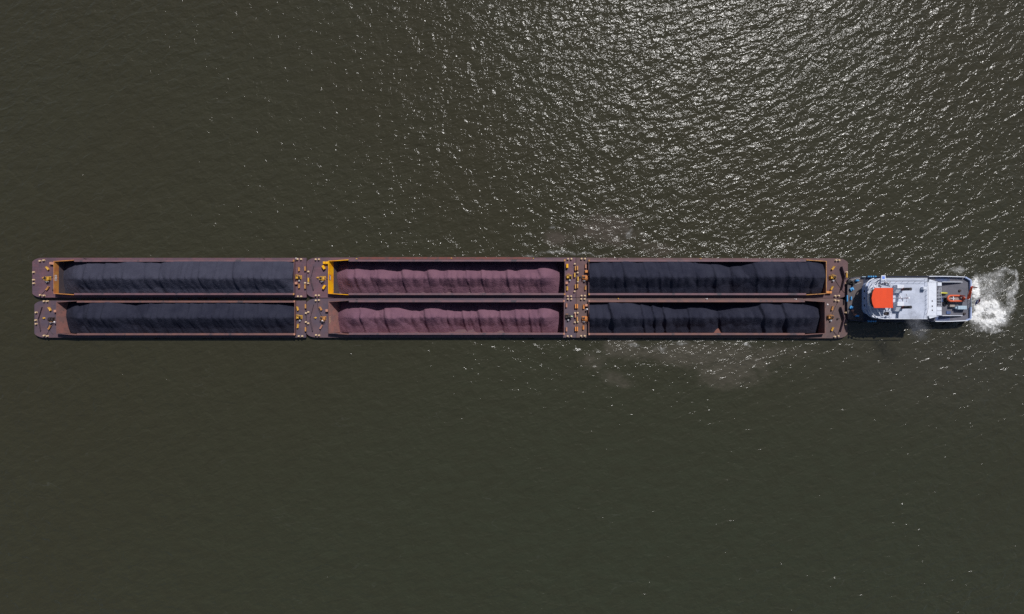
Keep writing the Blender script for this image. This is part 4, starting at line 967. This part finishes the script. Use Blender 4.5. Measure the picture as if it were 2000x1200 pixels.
foam('foam', 'white churned propeller wash spreading behind the tug stern',
     [(1903, 552, 9, 13, .95), (1905, 572, 9, 13, .9), (1915, 598, 20, 16, 1.0), (1940, 602, 20, 13, .95), (1952, 616, 13, 14, .85), (1932, 628, 22, 9, .9), (1908, 620, 13, 12, .8),
      (1940, 565, 34, 24, .42), (1925, 545, 20, 12, .25), (1950, 538, 14, 7, .4), (1968, 528, 14, 6, .4), (1983, 532, 6, 7, .38), (1986, 548, 5, 12, .38), (1980, 565, 8, 16, .42), (1978, 590, 8, 16, .42), (1970, 608, 10, 12, .38), (1960, 630, 14, 8, .3), (1925, 643, 26, 7, .4), (1950, 647, 20, 4, .3)], 1893, 1998, 515, 660)
foam('foam', 'thin streaks of froth on the water above the tug, beside its hull', [(1868, 526, 14, 5, .42), (1875, 532, 8, 5, .35), (1850, 515, 10, 4, .3)], 1825, 1895, 502, 538, .04, .08, 25)
foam('foam', 'scattered froth beside the lower barge edge', [(1455, 671, 8, 4, .45), (1465, 676, 5, 3, .3), (1290, 680, 12, 8, .33), (1240, 674, 16, 4, .3), (1330, 668, 16, 4, .3)], 1180, 1500, 662, 730, .04, .06, 35)
foam('foam', 'thin froth along the upper edge of the middle barge', [(1085, 495, 40, 4, .36), (1150, 497, 30, 3, .3), (1082, 443, 8, 4, .33), (1030, 500, 20, 3, .3), (1230, 455, 10, 12, .3)], 1000, 1270, 432, 502, .04, .06, 45)

# ------------------------------------------------------------------ exhaust smoke
sm = bpy.data.materials.new('smoke'); sm.use_nodes = True; t = sm.node_tree; t.nodes.remove(t.nodes['Principled BSDF']); b = NB(t)
pv = b.n('ShaderNodeVolumePrincipled'); pv.inputs['Color'].default_value = (.55, .55, .60, 1)
v = b.coord(); PUFF = ((1779, 606, 10.9, .7), (1780, 611, 10.9, 1.0), (1783, 618, 10.7, 1.4), (1787, 627, 10.3, 1.8), (1792, 637, 9.7, 2.1), (1796, 648, 9.0, 2.2))
fall = None
for (px, py, z, r) in PUFF:
    x, y = W(px, py, z); d = b.n('ShaderNodeVectorMath', operation='DISTANCE'); b.l(v, d.inputs[0]); d.inputs[1].default_value = (x, y, z)
    g = b.m('EXPONENT', b.m('MULTIPLY', b.m('POWER', b.m('DIVIDE', d.outputs['Value'], r*.8), 2.0), -1.0)); g = b.m('MULTIPLY', g, min(1.0, 1.1/r))
    fall = g if fall is None else b.m('ADD', fall, g)
b.l(b.m('MULTIPLY', fall, b.ramp(b.noise(v, .6, 4, .6, .8), .38, .68, .02, .42)), pv.inputs['Density']); b.l(pv.outputs[0], t.nodes['Material Output'].inputs['Volume'])
bm_ = bmesh.new()
for (px, py, z, r) in [(a_, b__, c__, d__*1.5) for a_, b__, c__, d__ in PUFF]:
    x, y = W(px, py, z); bmesh.ops.create_icosphere(bm_, subdivisions=3, radius=r, matrix=Matrix.Translation((x, y, z)))
me = bpy.data.meshes.new('exhaust_smoke'); bm_.to_mesh(me); bm_.free()
ob = bpy.data.objects.new('exhaust_smoke', me); COL.objects.link(ob)
rm = ob.modifiers.new('r', 'REMESH'); rm.mode = 'VOXEL'; rm.voxel_size = .25
ev = bpy.data.meshes.new_from_object(ob.evaluated_get(bpy.context.evaluated_depsgraph_get())); bpy.data.objects.remove(ob)
ev.materials.clear(); ev.materials.append(sm); ev.name = 'exhaust_smoke'
o = link('exhaust_smoke', ev); tag(o, 'faint grey exhaust smoke drifting from the lower funnel over the side', 'smoke', None, 'stuff')
